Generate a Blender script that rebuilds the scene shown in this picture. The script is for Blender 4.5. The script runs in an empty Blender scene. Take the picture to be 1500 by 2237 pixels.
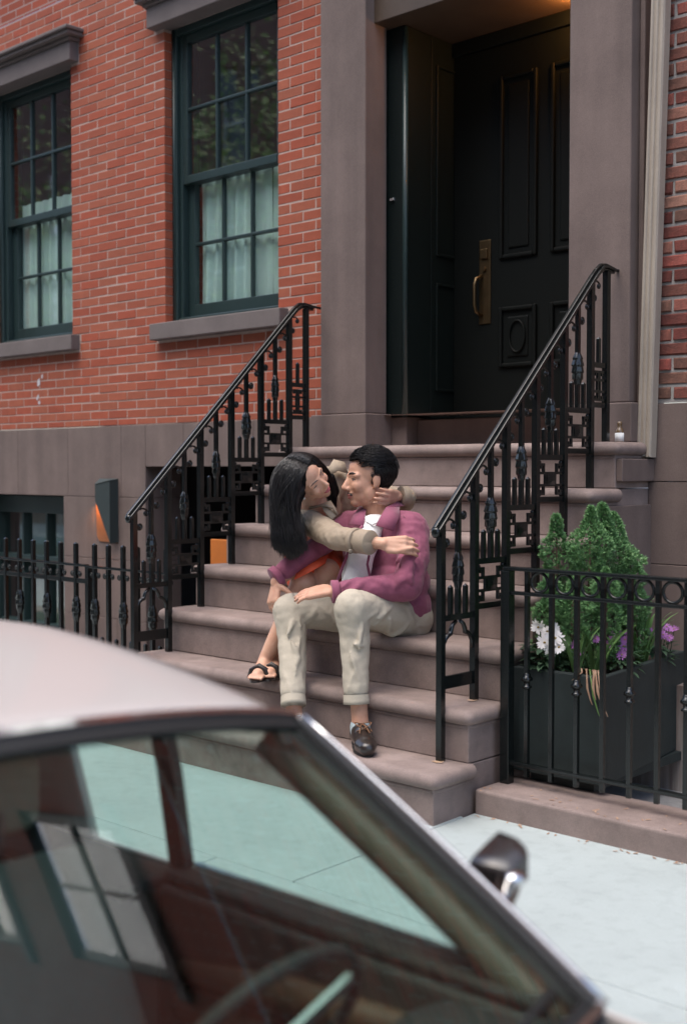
import bpy, bmesh, math, random
from math import sin, cos, pi, radians, sqrt, atan2
from mathutils import Vector, Matrix, Quaternion, noise
random.seed(7)
scene = bpy.context.scene
COL = scene.collection

# ------------------------------------------------------------------ camera
CAM = Vector((4.825, -5.02, 1.314)); YAW = 0.748; PITCH = -0.035; FPX = 2668.0
cam_data = bpy.data.cameras.new('camera')
cam = bpy.data.objects.new('camera', cam_data); COL.objects.link(cam)
cam.location = CAM
cam.rotation_euler = (pi/2 + PITCH, 0, YAW)
cam_data.sensor_fit = 'VERTICAL'; cam_data.sensor_height = 36.0; cam_data.sensor_width = 24.0
cam_data.lens = FPX/2237*36.0
cam_data.clip_start = 0.05; cam_data.clip_end = 2000
cam_data.dof.use_dof = True
cam_data.dof.focus_distance = 5.2
cam_data.dof.aperture_fstop = 2.2
scene.camera = cam

# ------------------------------------------------------------------ world, sun, exposure
SUN_EL, SUN_AZ = radians(70), radians(190)      # azimuth measured from +Y clockwise (seen from above)
world = bpy.data.worlds.new('World'); scene.world = world; world.use_nodes = True
wn = world.node_tree.nodes; wl = world.node_tree.links
sky = wn.new('ShaderNodeTexSky'); sky.sky_type = 'NISHITA'; sky.sun_disc = False
sky.sun_elevation = SUN_EL; sky.sun_rotation = SUN_AZ
sky.air_density = 1.0; sky.dust_density = 3.0; sky.ozone_density = 1.0
wl.new(sky.outputs[0], wn['Background'].inputs[0]); wn['Background'].inputs[1].default_value = 0.15
sun_data = bpy.data.lights.new('sun', 'SUN'); sun_data.energy = 1.2; sun_data.angle = radians(60)
sun_data.color = (1.0, 0.95, 0.88)
sun = bpy.data.objects.new('sun', sun_data); COL.objects.link(sun)
sdir = Vector((sin(SUN_AZ)*cos(SUN_EL), cos(SUN_AZ)*cos(SUN_EL), sin(SUN_EL)))
sun.rotation_euler = sdir.to_track_quat('Z', 'Y').to_euler(); sun.location = sdir*30
vs = scene.view_settings
scene.display_settings.display_device = 'sRGB'
vs.view_transform = 'Standard'; vs.look = 'None'; vs.gamma = 1.0; vs.use_curve_mapping = False
vs.exposure = 1.25
scene.cycles.use_denoising = True
scene.cycles.max_bounces = 8; scene.cycles.transparent_max_bounces = 24
scene.cycles.sample_clamp_indirect = 6.0

# ------------------------------------------------------------------ helpers
ORG = {}
def tag(o, label=None, cat=None, group=None, kind=None):
    if label: o['label'] = label
    if cat: o['category'] = cat
    if group: o['group'] = group
    if kind: o['kind'] = kind
    return o
def thing(name, label, cat, loc=(0, 0, 0), group=None):
    o = bpy.data.objects.new(name, None); COL.objects.link(o)
    o.location = loc; o.empty_display_size = 0.1
    ORG[o.name] = Vector(loc)
    return tag(o, label, cat, group)
def org(parent):
    return ORG.get(parent.name, Vector((0, 0, 0))) if parent else Vector((0, 0, 0))
def link_mesh(name, me, parent=None, loc=None):
    o = bpy.data.objects.new(name, me); COL.objects.link(o)
    if parent: o.parent = parent
    if loc is not None:
        o.location = Vector(loc) - org(parent)
        ORG[o.name] = Vector(loc)
    else:
        ORG[o.name] = org(parent)
    return o
def frame(d, up=Vector((0, 0, 1))):
    d = Vector(d).normalized()
    if abs(d.dot(up)) > 0.98: up = Vector((0, 1, 0)) if abs(d.y) < 0.9 else Vector((1, 0, 0))
    a = d.cross(up).normalized(); b = a.cross(d).normalized()
    return d, a, b
class MB:
    def __init__(s): s.v = []; s.f = []; s.sm = []
    def add(s, vs, fs, smooth=False):
        n = len(s.v); s.v += [tuple(v) for v in vs]
        s.f += [tuple(i+n for i in f) for f in fs]; s.sm += [smooth]*len(fs); return s
    def box(s, x0, x1, y0, y1, z0, z1):
        vs = [(x, y, z) for z in (z0, z1) for y in (y0, y1) for x in (x0, x1)]
        return s.add(vs, [(0, 2, 3, 1), (4, 5, 7, 6), (0, 1, 5, 4), (2, 6, 7, 3), (0, 4, 6, 2), (1, 3, 7, 5)])
    def bar(s, p, q, w, t, up=Vector((0, 0, 1))):
        p, q = Vector(p), Vector(q); d, a, b = frame(q-p, up)
        vs = [e + a*sa*w/2 + b*sb*t/2 for e in (p, q) for sa, sb in ((-1, -1), (1, -1), (1, 1), (-1, 1))]
        return s.add(vs, [(0, 1, 2, 3), (7, 6, 5, 4), (0, 4, 5, 1), (1, 5, 6, 2), (2, 6, 7, 3), (3, 7, 4, 0)])
    def tube(s, pts, r, n=8, caps=True, flat=1.0, up=Vector((0, 0, 1)), smooth=True):
        pts = [Vector(p) for p in pts]; m = len(pts)
        rs = r if isinstance(r, (list, tuple)) else [r]*m
        vs = []; prev = None
        for i, p in enumerate(pts):
            t = (pts[min(i+1, m-1)] - pts[max(i-1, 0)])
            if t.length < 1e-9: t = Vector((0, 0, 1))
            t.normalize()
            if prev is None: _, a, b = frame(t, up)
            else:
                a = prev - t*prev.dot(t)
                if a.length < 1e-6: _, a, b = frame(t, up)
                a.normalize(); b = t.cross(a).normalized(); 
            prev = a; b = t.cross(a)
            for k in range(n):
                th = 2*pi*k/n
                vs.append(p + a*cos(th)*rs[i] + b*sin(th)*rs[i]*flat)
        fs = [(i*n+k, i*n+(k+1) % n, (i+1)*n+(k+1) % n, (i+1)*n+k) for i in range(m-1) for k in range(n)]
        s.add(vs, fs, smooth)
        if caps:
            n0 = len(s.v)-m*n
            s.f += [tuple(n0+k for k in reversed(range(n))), tuple(n0+(m-1)*n+k for k in range(n))]; s.sm += [False]*2
        return s
    def capsule(s, p, q, r0, r1, n=14, rings=5, flat=1.0, up=Vector((0, 0, 1))):
        p, q = Vector(p), Vector(q); d = (q-p); L = d.length; d.normalize()
        pts = []; rs = []
        for i in range(rings+1):
            t = pi/2*(1-i/rings)
            pts.append(p - d*r0*sin(t)); rs.append(max(r0*cos(t), 1e-4))
        for i in range(1, 4):
            u = i/4; pts.append(p+d*L*u); rs.append(r0+(r1-r0)*u)
        for i in range(rings+1):
            t = pi/2*i/rings
            pts.append(q + d*r1*sin(t)); rs.append(max(r1*cos(t), 1e-4))
        return s.tube(pts, rs, n, True, flat, up)
    def ball(s, c, r, n=16, m=10, mat=None):
        if not isinstance(r, (list, tuple)): r = (r, r, r)
        c = Vector(c); vs = []
        for i in range(m+1):
            t = pi*i/m
            for k in range(n):
                a = 2*pi*k/n
                v = Vector((r[0]*sin(t)*cos(a), r[1]*sin(t)*sin(a), r[2]*cos(t)))
                if mat: v = mat @ v
                vs.append(c+v)
        fs = [(i*n+k, (i+1)*n+k, (i+1)*n+(k+1) % n, i*n+(k+1) % n) for i in range(m) for k in range(n)]
        return s.add(vs, fs, True)
    def lathe(s, prof, c=(0, 0, 0), n=16, fn=None):
        c = Vector(c); vs = []
        for r, z in prof:
            for k in range(n):
                a = 2*pi*k/n; rr = r*(fn(a, z) if fn else 1)
                vs.append(c+Vector((rr*cos(a), rr*sin(a), z)))
        m = len(prof)
        fs = [(i*n+k, i*n+(k+1) % n, (i+1)*n+(k+1) % n, (i+1)*n+k) for i in range(m-1) for k in range(n)]
        fs += [tuple(reversed(range(n))), tuple((m-1)*n+k for k in range(n))]
        return s.add(vs, fs, True)
    def prism(s, poly, mp, d0, d1):
        """poly: 2-D outline, mp(u, v, d) -> point"""
        n = len(poly)
        vs = [mp(u, v, d0) for u, v in poly] + [mp(u, v, d1) for u, v in poly]
        fs = [tuple(range(n)), tuple(reversed(range(n, 2*n)))] + [(i, (i+1) % n+n*0, (i+1) % n+n, i+n) for i in range(n)]
        return s.add(vs, fs)
    def grid(s, rows, smooth=True, closed=False):
        m, n = len(rows), len(rows[0])
        vs = [p for r in rows for p in r]
        k1 = n if closed else n-1
        return s.add(vs, [(i*n+k, i*n+(k+1) % n, (i+1)*n+(k+1) % n, (i+1)*n+k) for i in range(m-1) for k in range(k1)], smooth)
    def xf(s, M): s.v = [tuple(M @ Vector(v)) for v in s.v]; return s
    def mesh(s, name, mat, origin=Vector((0, 0, 0)), fix=True):
        me = bpy.data.meshes.new(name)
        o = Vector(origin)
        me.from_pydata([tuple(Vector(v)-o) for v in s.v], [], s.f); 
        me.polygons.foreach_set('use_smooth', s.sm)
        if fix:
            bm = bmesh.new(); bm.from_mesh(me); bmesh.ops.recalc_face_normals(bm, faces=bm.faces); bm.to_mesh(me); bm.free()
        if mat: me.materials.append(mat)
        me.update(); return me
    def build(s, name, mat, parent=None, bevel=0, seg=2, loc=None, solid=0):
        o0 = Vector(loc) if loc is not None else org(parent)
        o = link_mesh(name, s.mesh(name, mat, o0), parent, loc)
        if solid:
            m = o.modifiers.new('solid', 'SOLIDIFY'); m.thickness = solid; m.offset = 0
        if bevel:
            m = o.modifiers.new('bevel', 'BEVEL'); m.width = bevel; m.segments = seg; m.limit_method = 'ANGLE'
            m.harden_normals = False
        return o
MB.build_plane = lambda s, name, m, parent: link_mesh(name, s.mesh(name, m, org(parent), fix=False), parent)
def box_part(name, mat, parent, x0, x1, y0, y1, z0, z1, bevel=0.004, seg=2):
    return MB().box(x0, x1, y0, y1, z0, z1).build(name, mat, parent, bevel, seg)
def dup(o, loc, parent=None, name=None, rot=None, scale=None):
    c = o.copy(); COL.objects.link(c)
    if name: c.name = name
    c.parent = parent
    c.location = Vector(loc) - org(parent); ORG[c.name] = Vector(loc)
    if rot is not None: c.rotation_euler = rot
    if scale is not None: c.scale = scale
    return c
def inst(name, me, loc, parent, rot=None, scale=None):
    o = bpy.data.objects.new(name, me); COL.objects.link(o); o.parent = parent
    o.location = Vector(loc) - org(parent); ORG[o.name] = Vector(loc)
    if rot is not None: o.rotation_euler = rot
    if scale is not None: o.scale = scale
    return o

# ------------------------------------------------------------------ materials
def mat(name, col, rough=0.6, metal=0.0, var=0.0, vscale=8.0, col2=None, bump=0.0, bscale=60.0, bdist=0.002,
        spec=0.5, coat=0.0, sss=0.0, obj_rand=0.0, island=0.0, grain=0.0, gscale=300.0, stretch=(1, 1, 1), streak=0.0, blot=0.0, spots=0.0, sheen=0.0, rvar=0.0, coords='Object'):
    m = bpy.data.materials.new(name); m.use_nodes = True
    nt = m.node_tree; N = nt.nodes; L = nt.links; b = N['Principled BSDF']
    b.inputs['Roughness'].default_value = rough; b.inputs['Metallic'].default_value = metal
    b.inputs['Specular IOR Level'].default_value = spec
    b.inputs['Coat Weight'].default_value = coat; b.inputs['Coat Roughness'].default_value = 0.08
    if sheen: b.inputs['Sheen Weight'].default_value = sheen
    if sss:
        b.inputs['Subsurface Weight'].default_value = sss
        b.inputs['Subsurface Radius'].default_value = (0.012, 0.005, 0.003); b.inputs['Subsurface Scale'].default_value = 1.0
    c4 = (*col, 1); b.inputs['Base Color'].default_value = c4
    tc = N.new('ShaderNodeTexCoord'); mp = N.new('ShaderNodeMapping')
    L.new(tc.outputs[coords], mp.inputs[0]); mp.inputs['Scale'].default_value = stretch
    out = None
    def mixc(fac_socket, a, bcol, fac=None, blend='MIX'):
        mx = N.new('ShaderNodeMix'); mx.data_type = 'RGBA'; mx.blend_type = blend
        if fac_socket: L.new(fac_socket, mx.inputs[0])
        else: mx.inputs[0].default_value = fac
        for s, idx in ((a, 6), (bcol, 7)):
            if isinstance(s, tuple): mx.inputs[idx].default_value = s
            else: L.new(s, mx.inputs[idx])
        return mx.outputs[2]
    cur = c4
    if var:
        n1 = N.new('ShaderNodeTexNoise'); n1.inputs['Scale'].default_value = vscale; n1.inputs['Detail'].default_value = 6
        n1.inputs['Roughness'].default_value = 0.65
        L.new(mp.outputs[0], n1.inputs['Vector'])
        rp = N.new('ShaderNodeValToRGB'); rp.color_ramp.elements[0].position = 0.3; rp.color_ramp.elements[1].position = 0.72
        L.new(n1.outputs[0], rp.inputs[0])
        c2 = col2 if col2 else tuple(c*(1-var) for c in col)
        cur = mixc(rp.outputs[0], (*c2, 1), c4)
    def scaled(vec_scale, nscale, lo, hi, amt, detail=5):
        # multiply the colour by a stain pattern of its own shape
        nonlocal cur
        m_ = N.new('ShaderNodeMapping'); L.new(tc.outputs[coords], m_.inputs[0]); m_.inputs['Scale'].default_value = vec_scale
        nz = N.new('ShaderNodeTexNoise'); nz.inputs['Scale'].default_value = nscale; nz.inputs['Detail'].default_value = detail; L.new(m_.outputs[0], nz.inputs['Vector'])
        r_ = N.new('ShaderNodeMapRange'); L.new(nz.outputs[0], r_.inputs[0]); r_.inputs[1].default_value = lo; r_.inputs[2].default_value = hi
        r_.inputs[3].default_value = 1-amt; r_.inputs[4].default_value = 1.0
        h_ = N.new('ShaderNodeHueSaturation'); L.new(r_.outputs[0], h_.inputs['Value'])
        if isinstance(cur, tuple): h_.inputs['Color'].default_value = cur
        else: L.new(cur, h_.inputs['Color'])
        cur = h_.outputs[0]
    if spots:
        vo = N.new('ShaderNodeTexVoronoi'); vo.inputs['Scale'].default_value = 4.5; L.new(mp.outputs[0], vo.inputs['Vector'])
        sp = N.new('ShaderNodeSeparateColor'); L.new(vo.outputs['Color'], sp.inputs[0])
        rad = N.new('ShaderNodeMapRange'); L.new(sp.outputs[0], rad.inputs[0]); rad.inputs[1].default_value = 0.55; rad.inputs[2].default_value = 1.0; rad.inputs[3].default_value = 0.0; rad.inputs[4].default_value = 0.085
        lt = N.new('ShaderNodeMath'); lt.operation = 'LESS_THAN'; L.new(vo.outputs['Distance'], lt.inputs[0]); L.new(rad.outputs[0], lt.inputs[1])
        fm = N.new('ShaderNodeMath'); fm.operation = 'MULTIPLY'; L.new(lt.outputs[0], fm.inputs[0]); fm.inputs[1].default_value = spots
        cur = mixc(fm.outputs[0], cur, (*[c*0.45 for c in col], 1))
    if streak: scaled((7, 7, 0.7), 1.0, 0.32, 0.62, streak)
    if blot: scaled((1, 1, 1), 19.0, 0.34, 0.50, blot, 6)
    if obj_rand or island:
        oi = N.new('ShaderNodeObjectInfo'); ge = N.new('ShaderNodeNewGeometry')
        ad = N.new('ShaderNodeMath'); ad.operation = 'ADD'
        L.new(oi.outputs['Random'], ad.inputs[0]); L.new(ge.outputs['Random Per Island'], ad.inputs[1])
        fr = N.new('ShaderNodeMath'); fr.operation = 'FRACT'; L.new(ad.outputs[0], fr.inputs[0])
        k = obj_rand or island
        hs = N.new('ShaderNodeHueSaturation')
        mr = N.new('ShaderNodeMapRange'); L.new(fr.outputs[0], mr.inputs[0]); mr.inputs[3].default_value = 1-k; mr.inputs[4].default_value = 1+k*0.9
        L.new(mr.outputs[0], hs.inputs['Value'])
        m2 = N.new('ShaderNodeMath'); m2.operation = 'MULTIPLY'; m2.inputs[1].default_value = 7.31; L.new(fr.outputs[0], m2.inputs[0])
        f2 = N.new('ShaderNodeMath'); f2.operation = 'FRACT'; L.new(m2.outputs[0], f2.inputs[0])
        mr2 = N.new('ShaderNodeMapRange'); L.new(f2.outputs[0], mr2.inputs[0]); mr2.inputs[3].default_value = 0.5-k*0.03; mr2.inputs[4].default_value = 0.5+k*0.03
        L.new(mr2.outputs[0], hs.inputs['Hue'])
        mr3 = N.new('ShaderNodeMapRange'); L.new(f2.outputs[0], mr3.inputs[0]); mr3.inputs[3].default_value = 1.0; mr3.inputs[4].default_value = 1.0-k*0.5
        L.new(mr3.outputs[0], hs.inputs['Saturation'])
        if isinstance(cur, tuple): hs.inputs['Color'].default_value = cur
        else: L.new(cur, hs.inputs['Color'])
        cur = hs.outputs[0]
    if grain:
        n3 = N.new('ShaderNodeTexNoise'); n3.inputs['Scale'].default_value = gscale; n3.inputs['Detail'].default_value = 3
        L.new(mp.outputs[0], n3.inputs['Vector'])
        mr = N.new('ShaderNodeMapRange'); L.new(n3.outputs[0], mr.inputs[0]); mr.inputs[1].default_value = 0.25; mr.inputs[2].default_value = 0.75
        mr.inputs[3].default_value = 1-grain; mr.inputs[4].default_value = 1+grain
        hs = N.new('ShaderNodeHueSaturation'); L.new(mr.outputs[0], hs.inputs['Value'])
        if isinstance(cur, tuple): hs.inputs['Color'].default_value = cur
        else: L.new(cur, hs.inputs['Color'])
        cur = hs.outputs[0]
    if not isinstance(cur, tuple): L.new(cur, b.inputs['Base Color'])
    if bump:
        n2 = N.new('ShaderNodeTexNoise'); n2.inputs['Scale'].default_value = bscale; n2.inputs['Detail'].default_value = 8
        n2.inputs['Roughness'].default_value = 0.6
        L.new(mp.outputs[0], n2.inputs['Vector'])
        bp = N.new('ShaderNodeBump'); bp.inputs['Strength'].default_value = bump; bp.inputs['Distance'].default_value = bdist
        L.new(n2.outputs[0], bp.inputs['Height']); L.new(bp.outputs[0], b.inputs['Normal'])
    if rvar:
        n4 = N.new('ShaderNodeTexNoise'); n4.inputs['Scale'].default_value = vscale*1.7; L.new(mp.outputs[0], n4.inputs['Vector'])
        mr = N.new('ShaderNodeMapRange'); L.new(n4.outputs[0], mr.inputs[0]); mr.inputs[3].default_value = rough-rvar; mr.inputs[4].default_value = rough+rvar
        L.new(mr.outputs[0], b.inputs['Roughness'])
    return m
def glass(name, tint=(1, 1, 1), f0=0.045, rough=0.0, refl=(1, 1, 1)):
    """thin sheet of glass: clear, with a Fresnel reflection that is the same from both sides"""
    m = bpy.data.materials.new(name); m.use_nodes = True
    nt = m.node_tree; N = nt.nodes; L = nt.links
    N.remove(N['Principled BSDF'])
    tr = N.new('ShaderNodeBsdfTransparent'); tr.inputs[0].default_value = (*tint, 1)
    gl = N.new('ShaderNodeBsdfGlossy'); gl.inputs['Roughness'].default_value = rough; gl.inputs['Color'].default_value = (*refl, 1)
    ge = N.new('ShaderNodeNewGeometry'); dt = N.new('ShaderNodeVectorMath'); dt.operation = 'DOT_PRODUCT'
    L.new(ge.outputs['Normal'], dt.inputs[0]); L.new(ge.outputs['Incoming'], dt.inputs[1])
    def mth(op, x, y):
        n = N.new('ShaderNodeMath'); n.operation = op
        for i, v in enumerate((x, y)):
            if v is None: continue
            if isinstance(v, (int, float)): n.inputs[i].default_value = v
            else: L.new(v, n.inputs[i])
        return n.outputs[0]
    c = mth('ABSOLUTE', dt.outputs['Value'], None); k = mth('SUBTRACT', 1.0, c); k5 = mth('POWER', k, 5.0)
    fr = mth('ADD', mth('MULTIPLY', k5, 1-f0*1.8), f0*1.8)
    mx = N.new('ShaderNodeMixShader')
    L.new(fr, mx.inputs[0]); L.new(tr.outputs[0], mx.inputs[1]); L.new(gl.outputs[0], mx.inputs[2])
    L.new(mx.outputs[0], N['Material Output'].inputs[0]); return m
def emit(name, col, power):
    m = bpy.data.materials.new(name); m.use_nodes = True
    b = m.node_tree.nodes['Principled BSDF']; b.inputs['Emission Color'].default_value = (*col, 1)
    b.inputs['Emission Strength'].default_value = power; b.inputs['Base Color'].default_value = (*col, 1); return m

M = {}
M['brick'] = mat('brick', (0.345, 0.080, 0.035), 0.85, var=0.3, vscale=14, col2=(0.265, 0.057, 0.025), bump=0.5, bscale=160, bdist=0.002, obj_rand=0.10, grain=0.16, gscale=420, coords='Object')
M['brick_old'] = mat('brick_old', (0.30, 0.085, 0.05), 0.9, var=0.5, vscale=28, col2=(0.13, 0.05, 0.035), bump=0.8, bscale=90, bdist=0.004, obj_rand=0.45, grain=0.2, gscale=300)
M['mortar'] = mat('mortar', (0.50, 0.375, 0.325), 0.95, var=0.3, vscale=9, bump=0.4, bscale=200, grain=0.15)
M['mortar_old'] = mat('mortar_old', (0.42, 0.40, 0.38), 0.95, var=0.3, vscale=12, bump=0.7, bscale=120, bdist=0.004, grain=0.15)
M['brownstone'] = mat('brownstone', (0.192, 0.143, 0.127), 0.85, var=0.35, vscale=3.0, col2=(0.137, 0.101, 0.090), streak=0.20, bump=0.35, bscale=140, bdist=0.0018, grain=0.22, gscale=380)
M['brownstone_step'] = mat('brownstone_step', (0.305, 0.236, 0.214), 0.8, var=0.4, vscale=4.5, col2=(0.190, 0.143, 0.128), streak=0.14, blot=0.10, bump=0.4, bscale=110, bdist=0.0020, grain=0.22, gscale=360)
M['trim_stone'] = mat('trim_stone', (0.165, 0.137, 0.130), 0.85, var=0.25, vscale=4, bump=0.3, bscale=150, grain=0.12, gscale=450)
M['wood_green'] = mat('wood_green', (0.020, 0.040, 0.040), 0.38, var=0.2, vscale=10, bump=0.15, bscale=40, stretch=(4, 4, 0.6))
M['wood_black'] = mat('wood_black', (0.006, 0.011, 0.0105), 0.48, spec=0.25, var=0.2, vscale=9, bump=0.1, bscale=40, stretch=(4, 4, 0.6))
M['door_black'] = mat('door_black', (0.0045, 0.006, 0.0055), 0.55, spec=0.16, bump=0.1, bscale=40, stretch=(4, 4, 0.6))
M['iron'] = mat('iron', (0.005, 0.007, 0.007), 0.24, bump=0.3, bscale=90, bdist=0.0015, spec=0.5, coat=0.15, rvar=0.06, vscale=30)
M['sidewalk'] = mat('sidewalk', (0.375, 0.425, 0.422), 0.9, var=0.14, vscale=2.2, blot=0.07, spots=0.45, bump=0.35, bscale=220, bdist=0.002, grain=0.08, gscale=350)
M['asphalt'] = mat('asphalt', (0.05, 0.05, 0.052), 0.9, var=0.3, vscale=4, bump=0.8, bscale=180, bdist=0.004)
M['granite'] = mat('granite', (0.30, 0.30, 0.30), 0.8, var=0.3, vscale=40, bump=0.3, bscale=100)
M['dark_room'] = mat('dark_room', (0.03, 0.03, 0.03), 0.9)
M['curtain'] = mat('curtain', (0.62, 0.70, 0.68), 0.9, var=0.10, vscale=6)
M['pane'] = glass('pane', (0.80, 0.92, 0.89), 0.12, rough=0.03)
M['brass'] = mat('brass', (0.20, 0.14, 0.075), 0.42, metal=1.0, var=0.3, vscale=14, rvar=0.08)
# ------------------------------------------------------------------ ground
H, D = 0.205, 0.21                      # riser, going of the stoop
YS = -1.60                              # front of the lowest nosing
def sheet(name, x0, x1, y0, y1, z0, z1, m, kind='structure', nx=1):
    """a slab whose top falls from z1 (at y1, the house side) to z0 (at y0)"""
    b = MB(); t = 0.25
    vs = [(x0, y0, z0), (x1, y0, z0), (x1, y1, z1), (x0, y1, z1), (x0, y0, z0-t), (x1, y0, z0-t), (x1, y1, z1-t), (x0, y1, z1-t)]
    b.add(vs, [(0, 1, 2, 3), (7, 6, 5, 4), (0, 4, 5, 1), (1, 5, 6, 2), (2, 6, 7, 3), (3, 7, 4, 0)])
    o = b.build(name, m); tag(o, kind=kind); return o
ground = MB().box(-300, 300, -300, 300, -1.6, -1.3).build('ground', M['asphalt']); tag(ground, kind='structure')
road = sheet('road', -60, 60, -8.6, -3.36, -0.20, -0.20, M['asphalt'])
# the sidewalk is a bed with single concrete flags on it
walk = thing('sidewalk', None, None); tag(walk, kind='structure')
b = MB(); y0, y1 = -3.20, -1.26
def zwalk(y): return 0.02 + (y+1.26)*0.022
def flag(x0, x1, ya, yb, name='flagstone'):
    g = 0.0022; b = MB()
    vs = [(x0+g, ya+g, zwalk(ya)), (x1-g, ya+g, zwalk(ya)), (x1-g, yb-g, zwalk(yb)), (x0+g, yb-g, zwalk(yb))]
    b.add(vs + [(v[0], v[1], v[2]-0.10) for v in vs], [(0, 1, 2, 3), (7, 6, 5, 4), (0, 4, 5, 1), (1, 5, 6, 2), (2, 6, 7, 3), (3, 7, 4, 0)])
    return b.build(name, M['sidewalk'], walk, 0.003, 1)
flag(-8, -0.08, -2.30, -1.20); flag(-0.08, 2.08, -2.30, -1.40); flag(2.08, 9, -2.30, -1.20)
for a_, b_ in ((-8, -3.2), (-3.2, -0.5), (-0.5, 1.72), (1.72, 4.4), (4.4, 9)): flag(a_, b_, -3.20, -2.30)
MB().box(-8, 9, -3.20, -1.1, -0.42, -0.085).build('sidewalk_bed', M['granite'], walk)
for i, xk in enumerate(range(-8, 9, 2)):
    k = MB().box(xk+0.003, xk+1.997, -3.36, -3.203, -0.42, zwalk(-3.2)-0.004).build('kerbstone', M['granite'], walk, 0.015, 2)

# ------------------------------------------------------------------ brick house
house = thing('brick_house', 'red brick town house with brownstone door surround and dark green windows', 'house', (0, 0, 0))
XB0, XB1, ZB0, ZB1 = -4.6, 2.062, 1.608, 4.60
WIN = [(-3.46, -2.426, 2.262, 4.135), (-1.392, -0.358, 2.262, 4.135)]
DOOR = (0.30, 1.80, 1.0, 4.2)
HOLES = WIN + [DOOR]
S, C, J = 0.2068, 0.060, 0.0072
def wall_face(b, x0, x1, z0, z1, holes, y, depth):
    xs = sorted({x0, x1, *[h[0] for h in holes], *[h[1] for h in holes]}); xs = [x for x in xs if x0 <= x <= x1]
    zs = sorted({z0, z1, *[h[2] for h in holes], *[h[3] for h in holes]}); zs = [z for z in zs if z0 <= z <= z1]
    inh = lambda x, z: any(h[0] < x < h[1] and h[2] < z < h[3] for h in holes)
    for xa, xb in zip(xs, xs[1:]):
        for za, zb in zip(zs, zs[1:]):
            if not inh((xa+xb)/2, (za+zb)/2):
                b.add([(xa, y, za), (xb, y, za), (xb, y, zb), (xa, y, zb)], [(0, 1, 2, 3)])
    for h in holes:
        a0, a1 = max(h[0], x0), min(h[1], x1); c0, c1 = max(h[2], z0), min(h[3], z1)
        if a0 >= a1 or c0 >= c1: continue
        for p, q in (((a0, c0), (a1, c0)), ((a1, c0), (a1, c1)), ((a1, c1), (a0, c1)), ((a0, c1), (a0, c0))):
            b.add([(p[0], y, p[1]), (q[0], y, q[1]), (q[0], y+depth, q[1]), (p[0], y+depth, p[1])], [(0, 1, 2, 3)])
b = MB(); wall_face(b, XB0, XB1, ZB0, ZB1, [(h[0]-0.008, h[1]+0.008, h[2], h[3]) for h in HOLES], 0.0022, 0.30)
b.build('wall', M['mortar'], house)
# single bricks
def brick_mesh(name, w, h, d, m, rough=0.0015, seed=0, ch=0.0025):
    rnd = random.Random(seed); b = MB()
    def ring(y, i): 
        x, z = w/2-i, h/2-i
        return [(-x, y, -z), (x, y, -z), (x, y, z), (-x, y, z)]
    vs = ring(d, 0) + ring(ch, 0) + ring(0, ch)
    vs = [(x+rnd.uniform(-rough, rough), y+rnd.uniform(-rough, rough)*0.6, z+rnd.uniform(-rough, rough)*0.7) for x, y, z in vs]
    fs = []
    for k in range(2):
        for i in range(4): fs.append((k*4+i, k*4+(i+1) % 4, k*4+4+(i+1) % 4, k*4+4+i))
    fs.append((8, 9, 10, 11)); fs.append((3, 2, 1, 0))
    b.add(vs, fs); return b.mesh(name, m)
STRETCH = [brick_mesh('brick', S-J, C-J, 0.062, M['brick'], seed=i) for i in range(5)]
spots = []
def brick_rows(x0, x1, z0, z1, holes, zref, c, s, xref, parity=0):
    out = []
    k0 = math.floor((zref-z1)/c)-1; k1 = math.ceil((zref-z0)/c)+1
    for k in range(k0, k1+1):
        zt = zref-k*c; zb = zt-c
        za, zc = max(zb, z0), min(zt, z1)
        if zc-za < 0.02: continue
        zm = (za+zc)/2
        off = xref + (s/2 if (k+parity) % 2 else 0)
        n0 = math.floor((x0-off)/s)-1
        x = off+n0*s
        while x < x1:
            segs = [(max(x, x0), min(x+s, x1))]
            for h in holes:
                if h[2] < zm < h[3]:
                    ns = []
                    for a, bb in segs:
                        if bb <= h[0] or a >= h[1]: ns.append((a, bb)); continue
                        if a < h[0]: ns.append((a, h[0]))
                        if bb > h[1]: ns.append((h[1], bb))
                    segs = ns
            for a, bb in segs:
                if bb-a > 0.03: out.append((a, bb, za, zc))
            x += s
    return out
LINT = [(-3.56, -2.326, 4.135, 4.36), (-1.492, -0.258, 4.135, 4.36)]
SILL = [(-3.55, -2.336, 2.145, 2.262), (-1.482, -0.268, 2.145, 2.262)]
rows = brick_rows(XB0, 0.34, ZB0, ZB1, WIN+LINT+SILL, 3.874, C, S, -1.392)
rows += brick_rows(1.98, XB1, ZB0, ZB1, [], 3.874, C, S, -1.392)
def proj_size(a, bb, za, zc):
    """distance along the view and whether a spot of the wall is inside the picture"""
    P = Vector(((a+bb)/2, 0, (za+zc)/2)) - CAM
    dep = P.x*-sin(YAW)+P.y*cos(YAW); lat = P.x*cos(YAW)+P.y*sin(YAW)
    px = 750+FPX*lat/dep; py = 1120-93-FPX*P.z/dep
    return (10 < px < 712 and 0 < py < 960) , (bb-a)*(zc-za)/dep**2
rs = []
for r_ in rows:
    vis, sz = proj_size(*r_); rs.append((vis and r_[0] < 0.13, sz, r_))
rs.sort(key=lambda t: (not t[0], -t[1]))
rnd = random.Random(3)
for i, (vis, sz, (a, bb, za, zc)) in enumerate(rs[:300]):
    me = STRETCH[i % 5]
    o = inst('brick', me, ((a+bb)/2, rnd.uniform(-0.0018, 0.0012), (za+zc)/2), house,
             scale=((bb-a-J)/(S-J), 1, (zc-za-J)/(C-J)))
b = MB()
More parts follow.
